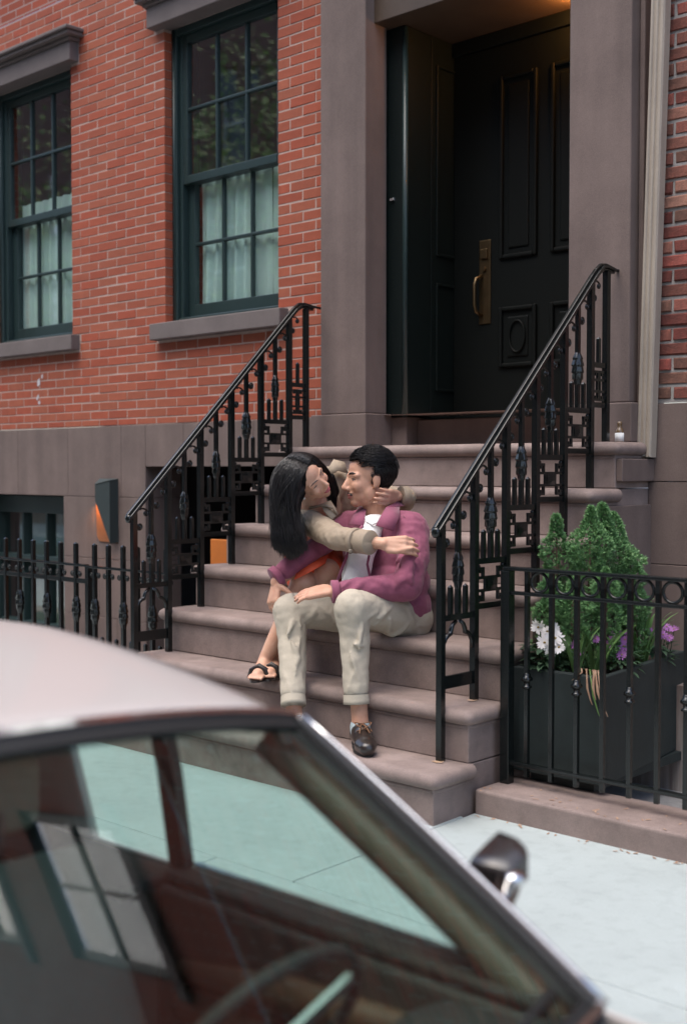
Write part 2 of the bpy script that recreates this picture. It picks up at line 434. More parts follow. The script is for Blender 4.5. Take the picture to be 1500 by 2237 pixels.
for vis, sz, (a, bb, za, zc) in rs[300:]:
    y = rnd.uniform(-0.0018, 0.0012); g = J/2; e = 0.0025
    b.add([(a+g, 0.062, za+g), (bb-g, 0.062, za+g), (bb-g, 0.062, zc-g), (a+g, 0.062, zc-g),
           (a+g, y+e, za+g), (bb-g, y+e, za+g), (bb-g, y+e, zc-g), (a+g, y+e, zc-g),
           (a+g+e, y, za+g+e), (bb-g-e, y, za+g+e), (bb-g-e, y, zc-g-e), (a+g+e, y, zc-g-e)],
          [(0, 1, 5, 4), (1, 2, 6, 5), (2, 3, 7, 6), (3, 0, 4, 7), (4, 5, 9, 8), (5, 6, 10, 9), (6, 7, 11, 10), (7, 4, 8, 11), (8, 9, 10, 11)])
o = b.build('brickwork', M['brick'], house); tag(o, kind='stuff')

# upper storeys (seen in the windscreen of the car)
def brick_tex(name, c1, c2, mo):
    m = bpy.data.materials.new(name); m.use_nodes = True; N = m.node_tree.nodes; L = m.node_tree.links
    tc = N.new('ShaderNodeTexCoord'); sx = N.new('ShaderNodeSeparateXYZ'); cx = N.new('ShaderNodeCombineXYZ')
    L.new(tc.outputs['Object'], sx.inputs[0]); L.new(sx.outputs[0], cx.inputs[0]); L.new(sx.outputs[2], cx.inputs[1])
    bt = N.new('ShaderNodeTexBrick'); L.new(cx.outputs[0], bt.inputs['Vector'])
    bt.inputs['Color1'].default_value = (*c1, 1); bt.inputs['Color2'].default_value = (*c2, 1); bt.inputs['Mortar'].default_value = (*mo, 1)
    bt.inputs['Scale'].default_value = 1.0; bt.inputs['Brick Width'].default_value = S; bt.inputs['Row Height'].default_value = C
    bt.inputs['Mortar Size'].default_value = 0.005
    L.new(bt.outputs[0], N['Principled BSDF'].inputs['Base Color']); N['Principled BSDF'].inputs['Roughness'].default_value = 0.9
    return m
M['brick_far'] = brick_tex('brick_far', (0.30, 0.060, 0.028), (0.21, 0.042, 0.020), (0.30, 0.22, 0.2))
UPW = [(x, x+1.034, z, z+1.75) for z in (5.6, 8.6) for x in (-3.46, -1.392, 0.62)]
b = MB(); wall_face(b, -7.4, XB1, ZB1, 11.2, UPW, 0.0, 0.20); wall_face(b, -7.4, XB0, ZB0, ZB1, [], 0.0, 0.2)
b.add([(-7.4, 0, 11.2), (XB1, 0, 11.2), (XB1, 8, 11.2), (-7.4, 8, 11.2)], [(0, 1, 2, 3)])
b.build('upper_wall', M['brick_far'], house)
b = MB().box(-7.4, XB1, -0.45, 0.02, 11.2, 11.75); b.box(-7.4, XB1, -0.30, 0.02, 10.8, 11.2); b.build('cornice', M['wood_green'], house, 0.02)

# lintels and sills
for (x0, x1, z0, z1) in WIN:
    l = MB().box(x0-0.095, x1+0.095, -0.072, 0.06, z1-0.005, z1+0.125)
    lo = l.build('lintel', M['trim_stone'], house, 0.006)
    cr = MB().box(x0-0.115, x1+0.115, -0.09, 0.05, z1+0.126, z1+0.150)
    cr.box(x0-0.150, x1+0.150, -0.125, 0.05, z1+0.151, z1+0.178); cr.box(x0-0.165, x1+0.165, -0.145, 0.05, z1+0.1785, z1+0.205)
    cr.build('crown_moulding', M['trim_stone'], lo, 0.008, 3)
    MB().add([(x0-0.085, -0.07, z0-0.117), (x1+0.085, -0.07, z0-0.117), (x1+0.085, -0.07, z0-0.012), (x0-0.085, -0.07, z0-0.012),
              (x0-0.085, 0.2, z0-0.117), (x1+0.085, 0.2, z0-0.117), (x1+0.085, 0.2, z0+0.0), (x0-0.085, 0.2, z0+0.0)],
             [(0, 1, 2, 3), (5, 4, 7, 6), (3, 2, 6, 7), (4, 5, 1, 0), (1, 5, 6, 2), (4, 0, 3, 7)]).build('sill', M['trim_stone'], house, 0.006)

def sash(x0, x1, z0, z1, y, cols, nrows, parent, bottom, top, name='sash', st=0.052):
    t = 0.040
    b = MB(); b.box(x0, x0+st, y, y+t, z0, z1); b.box(x1-st, x1, y, y+t, z0, z1)
    b.box(x0+st, x1-st, y-0.001, y+t, z0, z0+bottom); b.box(x0+st, x1-st, y-0.001, y+t, z1-top, z1)
    so = b.build(name, M['wood_green'], parent, 0.004, 2)
    gx0, gx1, gz0, gz1 = x0+st, x1-st, z0+bottom, z1-top
    mw = 0.020
    for i in range(1, cols):
        xm = gx0+(gx1-gx0)*i/cols
        MB().box(xm-mw/2, xm+mw/2, y+0.004, y+t-0.006, gz0, gz1).build('muntin', M['wood_green'], so, 0.005, 2)
    for i in range(1, nrows):
        zm = gz0+(gz1-gz0)*i/nrows
        MB().box(gx0, gx1, y+0.0025, y+t-0.0045, zm-mw/2, zm+mw/2).build('muntin', M['wood_green'], so, 0.005, 2)
    for i in range(cols):
        for j in range(nrows):
            xa = gx0+(gx1-gx0)*i/cols+(mw/2 if i else 0); xb = gx0+(gx1-gx0)*(i+1)/cols-(mw/2 if i < cols-1 else 0)
            za = gz0+(gz1-gz0)*j/nrows+(mw/2 if j else 0); zb = gz0+(gz1-gz0)*(j+1)/nrows-(mw/2 if j < nrows-1 else 0)
            tl = random.uniform(-0.0015, 0.0015); t2 = random.uniform(-0.0015, 0.0015)
            yg = y+t*0.5
            p = MB().add([(xa, yg-tl, za), (xb, yg+tl, za), (xb, yg+tl+t2, zb), (xa, yg-tl+t2, zb)], [(0, 1, 2, 3)])
            link_mesh('pane', p.mesh('pane', M['pane'], org(so), fix=False), so)
    return so
def window(x0, x1, z0, z1, parent, yf=0.066, label=None):
    f = MB()
    # box frame with a moulded outer edge
    f.box(x0-0.03, x0+0.034, yf, yf+0.16, z0-0.01, z1+0.02); f.box(x1-0.034, x1+0.03, yf, yf+0.16, z0-0.01, z1+0.02)
    f.box(x0+0.034, x1-0.034, yf+0.001, yf+0.16, z1-0.045, z1+0.02); f.box(x0+0.034, x1-0.034, yf+0.012, yf+0.16, z0-0.008, z0+0.030)
    wo = f.build('window', M['wood_green'], parent, 0.006, 2)
    for sx in (x0+0.034, x1-0.034-0.026):
        b = MB().box(sx, sx+0.026, yf+0.028, yf+0.16, z0+0.03, z1-0.045); b.build('stop', M['wood_green'], wo, 0.004)
    for xc in (x0+0.012, x1-0.012):
        MB().tube([(xc, yf, z0), (xc, yf, z1)], 0.010, 8).build('bead', M['wood_green'], wo)
    zm = z0 + (z1-z0)*0.478
    sash(x0+0.060, x1-0.060, zm-0.012, z1-0.045, yf+0.032, 3, 2, wo, 0.052, 0.055, 'sash', 0.046)
    sash(x0+0.060, x1-0.060, z0+0.030, zm+0.035, yf+0.078, 3, 2, wo, 0.085, 0.045, 'sash', 0.060)
    return wo
def curtain(x0, x1, z0, z1, y, label, amp=0.022, nf=9, gather=0.0, seed=0, matl=None, group=None):
    """a hanging sheet with real folds; the hem is drawn aside by gather"""
    rows_ = []; rnd = random.Random(seed); ph = [rnd.uniform(0, 6) for _ in range(4)]
    n = nf*10
    for j in range(13):
        t = j/12; z = z1+(z0-z1)*t
        xa = x0+gather*t*t; row = []
        for i in range(n+1):
            u = i/n; x = xa+(x1-xa)*u + 0.01*sin(7*u+ph[0]+2*t)
            a = amp*(0.5+0.5*t)*(0.8+0.4*sin(5*u+ph[1]))
            row.append((x, y+a*sin(2*pi*nf*u+ph[2]+0.6*sin(9*u+ph[3])), z))
        rows_.append(row)
    o = MB().grid(rows_).build('curtain', matl or M['curtain'])
    tag(o, label, 'curtain', group); return o
def room(x0, x1, z0, z1, y0, y1, parent):
    b = MB()
    for q in ([(x0, y1, z0), (x1, y1, z0), (x1, y1, z1), (x0, y1, z1)], [(x0, y0, z0), (x0, y1, z0), (x0, y1, z1), (x0, y0, z1)],
              [(x1, y0, z0), (x1, y1, z0), (x1, y1, z1), (x1, y0, z1)], [(x0, y0, z0), (x1, y0, z0), (x1, y1, z0), (x0, y1, z0)],
              [(x0, y0, z1), (x1, y0, z1), (x1, y1, z1), (x0, y1, z1)]): b.add(q, [(0, 1, 2, 3)])
    return b.build('room', M['dark_room'], parent)
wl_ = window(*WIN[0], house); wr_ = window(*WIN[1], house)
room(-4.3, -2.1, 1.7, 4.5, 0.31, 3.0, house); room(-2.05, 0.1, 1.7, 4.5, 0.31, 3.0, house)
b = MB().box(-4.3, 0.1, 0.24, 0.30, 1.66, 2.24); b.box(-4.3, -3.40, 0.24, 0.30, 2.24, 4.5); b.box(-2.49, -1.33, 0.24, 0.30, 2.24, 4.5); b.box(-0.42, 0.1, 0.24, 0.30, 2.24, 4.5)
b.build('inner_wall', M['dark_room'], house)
curtain(-3.36, -2.50, 2.30, 3.32, 0.205, 'pale sheer curtain behind the lower sash of the window at the left edge', seed=1)
curtain(-1.27, -0.62, 2.30, 3.22, 0.205, 'pale sheer curtain drawn aside behind the window nearest the door', gather=-0.02, nf=7, seed=2)
curtain(-0.60, -0.40, 2.30, 3.22, 0.215, 'narrow strip of pale curtain at the right of the window nearest the door', nf=3, seed=5)
for (x0, x1, z0, z1) in UPW:
    f = MB()
    f.box(x0, x0+0.07, 0.08, 0.16, z0, z1); f.box(x1-0.07, x1, 0.08, 0.16, z0, z1); f.box(x0+0.07, x1-0.07, 0.08, 0.16, z0, z0+0.08); f.box(x0+0.07, x1-0.07, 0.08, 0.16, z1-0.07, z1)
    zc = (z0+z1)/2; f.box(x0+0.07, x1-0.07, 0.081, 0.16, zc-0.03, zc+0.03)
    for i in (1, 2):
        xm = x0+(x1-x0)*i/3; f.box(xm-0.014, xm+0.014, 0.09, 0.15, z0+0.08, z1-0.07)
    for zz in ((z0+zc)/2, (z1+zc)/2): f.box(x0+0.07, x1-0.07, 0.092, 0.148, zz-0.014, zz+0.014)
    wo = f.build('window', M['wood_green'], house)
    MB().add([(x0, 0.12, z0), (x1, 0.12, z0), (x1, 0.12, z1), (x0, 0.12, z1)], [(0, 1, 2, 3)]).build_plane('pane', M['pane'], wo)
    MB().box(x0-0.1, x1+0.1, -0.07, 0.05, z0-0.13, z0).build('sill', M['trim_stone'], wo, 0.006)
    MB().box(x0-0.1, x1+0.1, -0.07, 0.05, z1, z1+0.2).build('lintel', M['trim_stone'], wo, 0.006)
    MB().box(x0, x1, 0.30, 0.32, z0, z1).build('blind', M['curtain'], wo)

# brownstone basement: single blocks
BW = (-3.62, -2.52, 0.10, 1.117)        # basement window
BD = (-1.586, -0.06, -1.0, 1.33)        # doorway under the stoop
def stone_row(z0, z1, xs, holes, y=-0.02, parent=house, m='brownstone'):
    for xa, xb in zip(xs, xs[1:]):
        cells = [(xa, xb, z0, z1)]
        for h in holes:
            nc = []
            for a, bb, c0, c1 in cells:
                if bb <= h[0] or a >= h[1] or c1 <= h[2] or c0 >= h[3]: nc.append((a, bb, c0, c1)); continue
                if a < h[0]: nc.append((a, h[0], c0, c1))
                if bb > h[1]: nc.append((h[1], bb, c0, c1))
                if c1 > h[3]: nc.append((max(a, h[0]), min(bb, h[1]), h[3], c1))
            cells = nc
        for a, bb, c0, c1 in cells:
            if bb-a > 0.02 and c1-c0 > 0.02:
                g = 0.0013
                MB().box(a+g, bb-g, y, 0.28, c0+g, c1-g).build('stone_block', M[m], parent, 0.003, 2)
bx = [-5.2, -4.3, -3.1, -2.462, -1.848, -1.20, -0.55, 0.05]
stone_row(1.125, 1.606, bx, [BW, BD])
stone_row(0.70, 1.125, [-5.2, -4.0, -3.62, -2.0, -1.586, 0.05], [BW, BD])
stone_row(0.30, 0.70, [-5.2, -4.4, -3.62, -2.1, -1.586, 0.05], [BW, BD])
stone_row(-0.35, 0.30, [-5.2, -4.0, -2.9, -1.9, -1.586, 0.05], [BW, BD])
stone_row(-1.1, -0.35, [-5.2, -4.3, -3.1, -2.2, -1.586, 0.05], [BD])
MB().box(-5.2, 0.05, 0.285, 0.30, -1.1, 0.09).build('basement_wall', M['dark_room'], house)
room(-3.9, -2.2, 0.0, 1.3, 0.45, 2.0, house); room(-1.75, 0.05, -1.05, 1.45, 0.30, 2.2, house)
f = MB(); x0, x1, z0, z1 = BW
f.box(x0, x0+0.06, 0.10, 0.2, z0, z1); f.box(x1-0.10, x1, 0.10, 0.2, z0, z1); f.box(x0+0.06, x1-0.10, 0.10, 0.2, z1-0.13, z1); f.box(x0+0.06, x1-0.10, 0.10, 0.2, z0, z0+0.07)
zc = 0.645; f.box(x0+0.06, x1-0.10, 0.098, 0.2, zc-0.025, zc+0.025)
for i in (1, 2): xm = x0+0.06+(x1-x0-0.16)*i/3; f.box(xm-0.011, xm+0.011, 0.11, 0.19, z0+0.07, z1-0.13)
bwo = f.build('basement_window', M['wood_green'], house, 0.004)
for i in range(3):
    for za, zb in ((z0+0.07, zc-0.025), (zc+0.025, z1-0.13)):
        xa = x0+0.06+(x1-x0-0.16)*i/3; xb = x0+0.06+(x1-x0-0.16)*(i+1)/3
        MB().add([(xa, 0.15, za), (xb, 0.15, za), (xb, 0.15, zb), (xa, 0.15, zb)], [(0, 1, 2, 3)]).build_plane('pane', M['pane'], bwo)
M['curtain_green'] = mat('curtain_green', (0.20, 0.26, 0.21), 0.9, var=0.2, vscale=5)
curtain(-3.54, -2.62, 0.14, 1.0, 0.26, 'grey green curtain behind the low basement window', amp=0.012, nf=6, seed=3, matl=M['curtain_green'])

# doorway: pilasters, plinths, casing, door
def stone(name, x0, x1, y0, y1, z0, z1, m='brownstone', bev=0.006, parent=house): return box_part(name, M[m], parent, x0, x1, y0, y1, z0, z1, bev)
ZL = 7*H                                 # landing
stone('pilaster', 0.105, 0.437, -0.12, 0.055, 1.616, 4.9); stone('pilaster', 1.703, 2.024, -0.12, 0.055, 1.616, 4.9)
stone('pilaster_return', 2.026, 2.052, -0.055, 0.05, 1.616, 4.9)
stone('plinth', 0.052, 0.462, -0.145, 0.07, ZL+0.001, 1.614); stone('plinth', 1.680, 2.050, -0.145, 0.07, ZL+0.001, 1.614)
stone('casing_base', 0.38, 0.565, 0.072, 0.27, ZL+0.001, 1.597); stone('casing_base', 1.57, 1.76, 0.072, 0.27, ZL+0.001, 1.597)
stone('threshold', 0.567, 1.568, 0.16, 0.62, ZL+0.001, 1.583)
stone('wall_return', 0.055, 0.30, 0.006, 0.30, 1.616, 4.9, 'brownstone'); 
soff = MB().box(0.30, 1.80, -0.05, 0.60, 3.70, 3.95).build('soffit', mat('soffit_wood', (0.075, 0.050, 0.034), 0.5, var=0.3, vscale=6), house, 0.004)
cas = MB()
cas.box(0.30, 0.548, 0.074, 0.30, 1.598, 3.70); cas.build('door_casing', M['wood_black'], house, 0.006)
cas2 = MB(); cas2.box(1.592, 1.80, 0.074, 0.30, 1.598, 3.70); cas2.build('door_casing', M['wood_black'], house, 0.006)
MB().tube([(0.545, 0.082, 1.60), (0.545, 0.082, 3.69)], 0.016, 12).build('casing_bead', M['wood_green'], house)
MB().tube([(1.595, 0.082, 1.60), (1.595, 0.082, 3.69)], 0.016, 12).build('casing_bead', M['wood_green'], house)
# panelled side walls of the recess
for xs_, sg in ((0.548, 1), (1.592, -1)):
    b = MB().box(min(xs_-sg*0.06, xs_), max(xs_-sg*0.06, xs_), 0.302, 0.56, 1.598, 3.70)
    so = b.build('reveal', M['wood_black'], house, 0.003)
    for za, zb in ((1.75, 2.35), (2.50, 3.55)):
        b = MB()
        for (ya, yb, zz0, zz1) in ((0.34, 0.355, za, zb), (0.515, 0.53, za, zb), (0.355, 0.515, za, za+0.015), (0.355, 0.515, zb-0.015, zb)):
            b.box(min(xs_, xs_+sg*0.012), max(xs_, xs_+sg*0.012), ya, yb, zz0, zz1)
        b.build('panel_moulding', M['wood_black'], so, 0.004)
YD = 0.50
door = MB().box(0.552, 1.588, YD, YD+0.05, 1.600, 3.62).build('door', M['door_black'], house, 0.004)
MB().box(0.552, 1.588, YD-0.02, YD+0.05, 3.622, 3.698).build('door_head', M['door_black'], house, 0.004)
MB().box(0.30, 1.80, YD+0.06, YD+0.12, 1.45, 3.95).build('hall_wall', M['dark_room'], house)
for xa, xb in ((0.870, 1.115), (1.200, 1.480)):
    for za, zb in ((2.46, 3.45), (1.87, 2.20)):
        w = 0.024; b = MB()
        for (a, bb, c0, c1) in ((xa, xa+w, za, zb), (xb-w, xb, za, zb), (xa+w, xb-w, za, za+w), (xa+w, xb-w, zb-w, zb)):
            b.box(a, bb, YD-0.018, YD+0.01, c0, c1)
        b.build('panel_moulding', M['door_black'], door, 0.008, 3)
        MB().box(xa+0.055, xb-0.055, YD-0.009, YD+0.01, za+0.055, zb-0.055).build('panel', M['door_black'], door, 0.008, 2)
MB().tube([(0.995+0.05*cos(t), YD-0.016, 2.035+0.085*sin(t)) for t in [i*2*pi/28 for i in range(29)]], 0.006, 6, False).build('oval_moulding', M['door_black'], door)
plate = MB().box(0.735, 0.812, YD-0.008, YD+0.002, 2.118, 2.580).build('handle_plate', M['brass'], door, 0.004)
b = MB(); b.tube([(0.757, YD-0.009, 2.165), (0.742, YD-0.045, 2.185), (0.738, YD-0.055, 2.22), (0.738, YD-0.055, 2.33), (0.742, YD-0.045, 2.365), (0.757, YD-0.009, 2.385)], 0.010, 10)
b.build('handle', M['brass'], plate)
MB().box(0.748, 0.796, YD-0.020, YD-0.006, 2.475, 2.530).build('lock', M['brass'], plate, 0.004)
MB().tube([(0.772, YD-0.008, 2.42), (0.772, YD-0.022, 2.42)], 0.013, 12).build('thumb_latch', M['brass'], plate)

# bell push on the casing, old paint marks on the bricks
MB().box(0.452, 0.480, 0.060, 0.074, 2.772, 2.786).build('bell_push', mat('bell_metal', (0.75, 0.75, 0.75), 0.25, metal=0.8), house, 0.002)
M['old_paint'] = mat('old_paint', (0.62, 0.58, 0.60), 0.9, var=0.3, vscale=60)
rnd = random.Random(77)
for cx, cz, rx, rz, tilt in ((-2.845, 1.945, 0.020, 0.034, 0.3), (-2.86, 1.835, 0.012, 0.030, 0.5), (-2.84, 1.796, 0.018, 0.014, 0.1), (-2.80, 1.985, 0.010, 0.020, 0.2)):
    pts = []
    for i in range(14):
        t = 2*pi*i/14; k = rnd.uniform(0.65, 1.15); u, v = rx*cos(t)*k, rz*sin(t)*k
        pts.append((cx+u*cos(tilt)+v*sin(tilt), -0.0032, cz-u*sin(tilt)+v*cos(tilt)))
    MB().add(pts, [tuple(range(14))]).build('paint_mark', M['old_paint'], house)
# ------------------------------------------------------------------ stoop
stoop = thing('stoop', 'seven brownstone steps with rounded nosings leading up to the dark door', 'steps', (1.03, YS, 0.0))
XL0, XR0 = -0.035, 2.100
def nosing_profile(r=0.030):
    """(overhang, z below the tread) of the rounded lip and the fillet below it"""
    pr = []
    for i in range(9):
        t = pi/2 - pi*i/8
        pr.append((r*cos(t)*0.95, -r+r*sin(t)))
    pr += [(0.004, -2*r-0.002), (0.004, -2*r-0.012), (-0.006, -2*r-0.020)]
    return pr
for i in range(1, 8):
    z = i*H; yf = YS+(i-1)*D; back = yf+D+0.05 if i < 7 else 0.165
    ri = 0.034                                    # riser set back behind the lip
    zlow = z-H if i > 1 else -0.12
    body = MB().box(XL0+ri, XR0-ri, yf+ri, (0.17 if i == 7 else 0.0), zlow+0.001, z-0.003)
    so = body.build('step', M['brownstone_step'], stoop, 0.004, 2)
    # moulded tread: the lip runs along the front and round both ends
    prof = nosing_profile(); bm_ = MB(); rows_ = []
    rc = 0.03
    for ov, dz in prof:
        e = ri-ov                                 # inset of this ring from the outermost line
        xa, xb, ya = XL0+e, XR0-e, yf+e
        yb = 0.0 if i == 7 else back
        r = []
        r.append((xa, yb, z+dz))
        for k in range(5): t = pi+pi/2*k/4; r.append((xa+rc+rc*cos(t), ya+rc+rc*sin(t), z+dz))
        nsub = 24
        for k in range(1, nsub): r.append((xa+rc+(xb-xa-2*rc)*k/nsub, ya, z+dz))
        for k in range(5): t = 3*pi/2+pi/2*k/4; r.append((xb-rc+rc*cos(t), ya+rc+rc*sin(t), z+dz))
        r.append((xb, yb, z+dz))
        r = [(x, y+0.0025*noise.noise(Vector((x*3+i*9, dz*9, 0))), zz+0.0025*noise.noise(Vector((x*2.5+i*5, 3, y*4)))*(1 if dz > -0.03 else 0.4)) for x, y, zz in r]
        rows_.append(r)
    bm_.grid(rows_)
    top = rows_[0]; bm_.add(top, [tuple(range(len(top)))])
    low = rows_[-1]; bm_.add(low, [tuple(reversed(range(len(low))))])
    n_ = bm_.build('nosing', M['brownstone_step'], so)
MB().box(0.02, 1.98, -0.3, 0.16, ZL-0.05, ZL-0.001).build('landing', M['brownstone_step'], stoop)
MB().box(0.045, 2.060, -1.5, 0.0, -0.9, -0.12).build('footing', M['brownstone'], stoop)
# pier under the right end of the landing
MB().box(2.0665, 2.098, -0.30, -0.02, 6*H+0.03, ZL-0.075).build('cheek_block', M['brownstone'], stoop, 0.004)
MB().box(2.0665, 2.084, -0.50, -0.02, 0.2, 6*H-0.075).build('cheek_block', M['brownstone'], stoop, 0.004)

# ------------------------------------------------------------------ ironwork templates
def leaf_ornament(L=0.148, R=0.028):
    prof = []; b = MB(); n = 24; m = 40; vs = []
    for i in range(m+1):
        t = i/m; z = (t-0.5)*L
        env = max(0.28, sin(pi*min(1, max(0, t*0.94+0.03)))**0.42)
        for k in range(n):
            a = 2*pi*k/n
            tt = t*5; tier = 1-(tt-math.floor(tt)); ph = pi/6*(math.floor(tt) % 2)
            leaf = abs(cos(3*a+ph))**0.7
            r = R*env*(0.74+0.20*tier*leaf+0.10*leaf)
            vs.append((r*cos(a), r*sin(a)*0.85, z))
    b.add(vs, [(i*n+k, i*n+(k+1) % n, (i+1)*n+(k+1) % n, (i+1)*n+k) for i in range(m) for k in range(n)], True)
    b.add([v for v in vs[:n]], [tuple(range(n))]); b.add(vs[-n:], [tuple(range(n))])
    return b.mesh('leaf_casting', M['iron'])
ORN = leaf_ornament()
def spiral(c, r0, r1, a0, turns, n=14, plane='yz'):
    out = []
    for i in range(n+1):
        t = i/n; r = r0+(r1-r0)*t; a = a0+2*pi*turns*t
        out.append((c[0]+r*cos(a), c[1]+r*sin(a)))
    return out
def scroll_mesh(w, slope, flip=False):
    """scroll bracket for one half bay below the sloping rail, in the local (along, up) plane"""
    b = MB(); T = lambda u, v: Vector((0, u, v))
    # curl hanging from the lower upright
    p1 = [(0.012, -0.052)] + [(0.012+0.020*(1-cos(t)), -0.052-0.030*sin(t)) for t in [pi/2*i/5 for i in range(1, 6)]]
    p1 += spiral((0.034, -0.066), 0.016, 0.006, -pi/2, 1.15)
    p1 = [(0.010, -0.012), (0.010, -0.030)] + p1
    # arch from the rail over to a curl beside the upper upright
    p2 = [(0.040, slope*0.040-0.026)]
    for i in range(1, 8):
        t = pi*0.62*i/7; p2.append((0.040+0.042*(1-cos(t))*0.8, slope*0.040-0.026+0.022*sin(t)-0.030*(i/7)**1.5))
    e = p2[-1]; p2 += spiral((e[0]-0.014, e[1]-0.006), 0.014, 0.005, 0.3, -1.1)
    for p in (p1, p2): b.tube([T(u, v) for u, v in p], [0.0046]*len(p), 6, True, 1.0)
    b.ball(T(0.034, -0.064), 0.0070, 8, 6); b.ball(T(e[0]-0.013, e[1]-0.006), 0.0070, 8, 6)
    return b.mesh('scroll', M['iron'])
def bar_mesh(name, w, h, cap=0.0):
    """upright square bar standing on z=0 (origin), optional pyramid tip"""
    b = MB(); b.box(-w/2, w/2, -w/2, w/2, 0, h)
    if cap: b.add([(-w/2, -w/2, h), (w/2, -w/2, h), (w/2, w/2, h), (-w/2, w/2, h), (0, 0, h+cap)], [(0, 1, 4), (1, 2, 4), (2, 3, 4), (3, 0, 4)])
    me = b.mesh(name, M['iron']); return me
SLOPE = H/D
SCROLL = scroll_mesh(D/2, SLOPE)
SPIKE = bar_mesh('spike', 0.0155, 0.105, 0.010)
def fret_mesh(w, h):
    """Greek key panel: bars in the (along, up) plane, thickness across"""
    b = MB(); t = 0.011; th = 0.012
    def hb(u0, u1, v): b.box(-th/2, th/2, u0, u1, v-t/2, v+t/2)
    def vb(u, v0, v1): b.box(-th/2+0.0006, th/2-0.0006, u-t/2, u+t/2, v0, v1)
    hb(0.012, w-0.012, h*0.66); hb(0.012, w-0.012, h*0.32)
    for s in (0, 1):
        X = lambda u: u if s == 0 else w-u
        lo, hi = sorted((X(0.012), X(0.060)))
        hb(lo, hi, h*0.90); vb(X(0.055), h*0.66, h*0.90); vb(X(0.034), h*0.78, h*0.90)
        hb(lo, hi, h*0.08); vb(X(0.055), h*0.08, h*0.32); vb(X(0.034), h*0.08, h*0.20)
        vb(X(0.070), h*0.32, h*0.66)
    return b.mesh('fret', M['iron'])
def rosette_mesh(w, h):
    b = MB(); n, m = 12, 10; vs = []
    b.box(-0.006, 0.006, -w/2, w/2, -h/2, h/2)
    for sx in (-1, 1):
        rows_ = []
        for j in range(m+1):
            r = []
            for i in range(n+1):
                u = (i/n-0.5)*w; v = (j/m-0.5)*h
                a = atan2(v, u); rr = sqrt((u/w)**2+(v/h)**2)*2
                r.append((sx*(0.0065+0.008*max(0, 1-rr*0.8)*(0.6+0.4*abs(sin(5*a)))), u, v))
            rows_.append(r)
        b.grid(rows_)
    return b.mesh('rosette', M['iron'])
FRET = fret_mesh(D, 0.150); ROS = rosette_mesh(0.062, 0.050)
FRET_H = fret_mesh(D*0.58, 0.150)
def arch_mesh():
    b = MB()
    for s in (1, -1):
        p = [(s*0.092, -0.115), (s*0.090, -0.090), (s*0.078, -0.066), (s*0.062, -0.053), (s*0.046, -0.049), (s*0.044, -0.036), (s*0.034, -0.016), (s*0.012, -0.002)]
        b.tube([Vector((0, D/2+u, v)) for u, v in p], [0.007, 0.008, 0.009, 0.010, 0.010, 0.010, 0.009, 0.008], 7, True, 1.0)
    return b.mesh('arch', M['iron'])
ARCH = arch_mesh()
PW = 0.026
def rail_z(y): return 1.115 + (y+1.395)*SLOPE
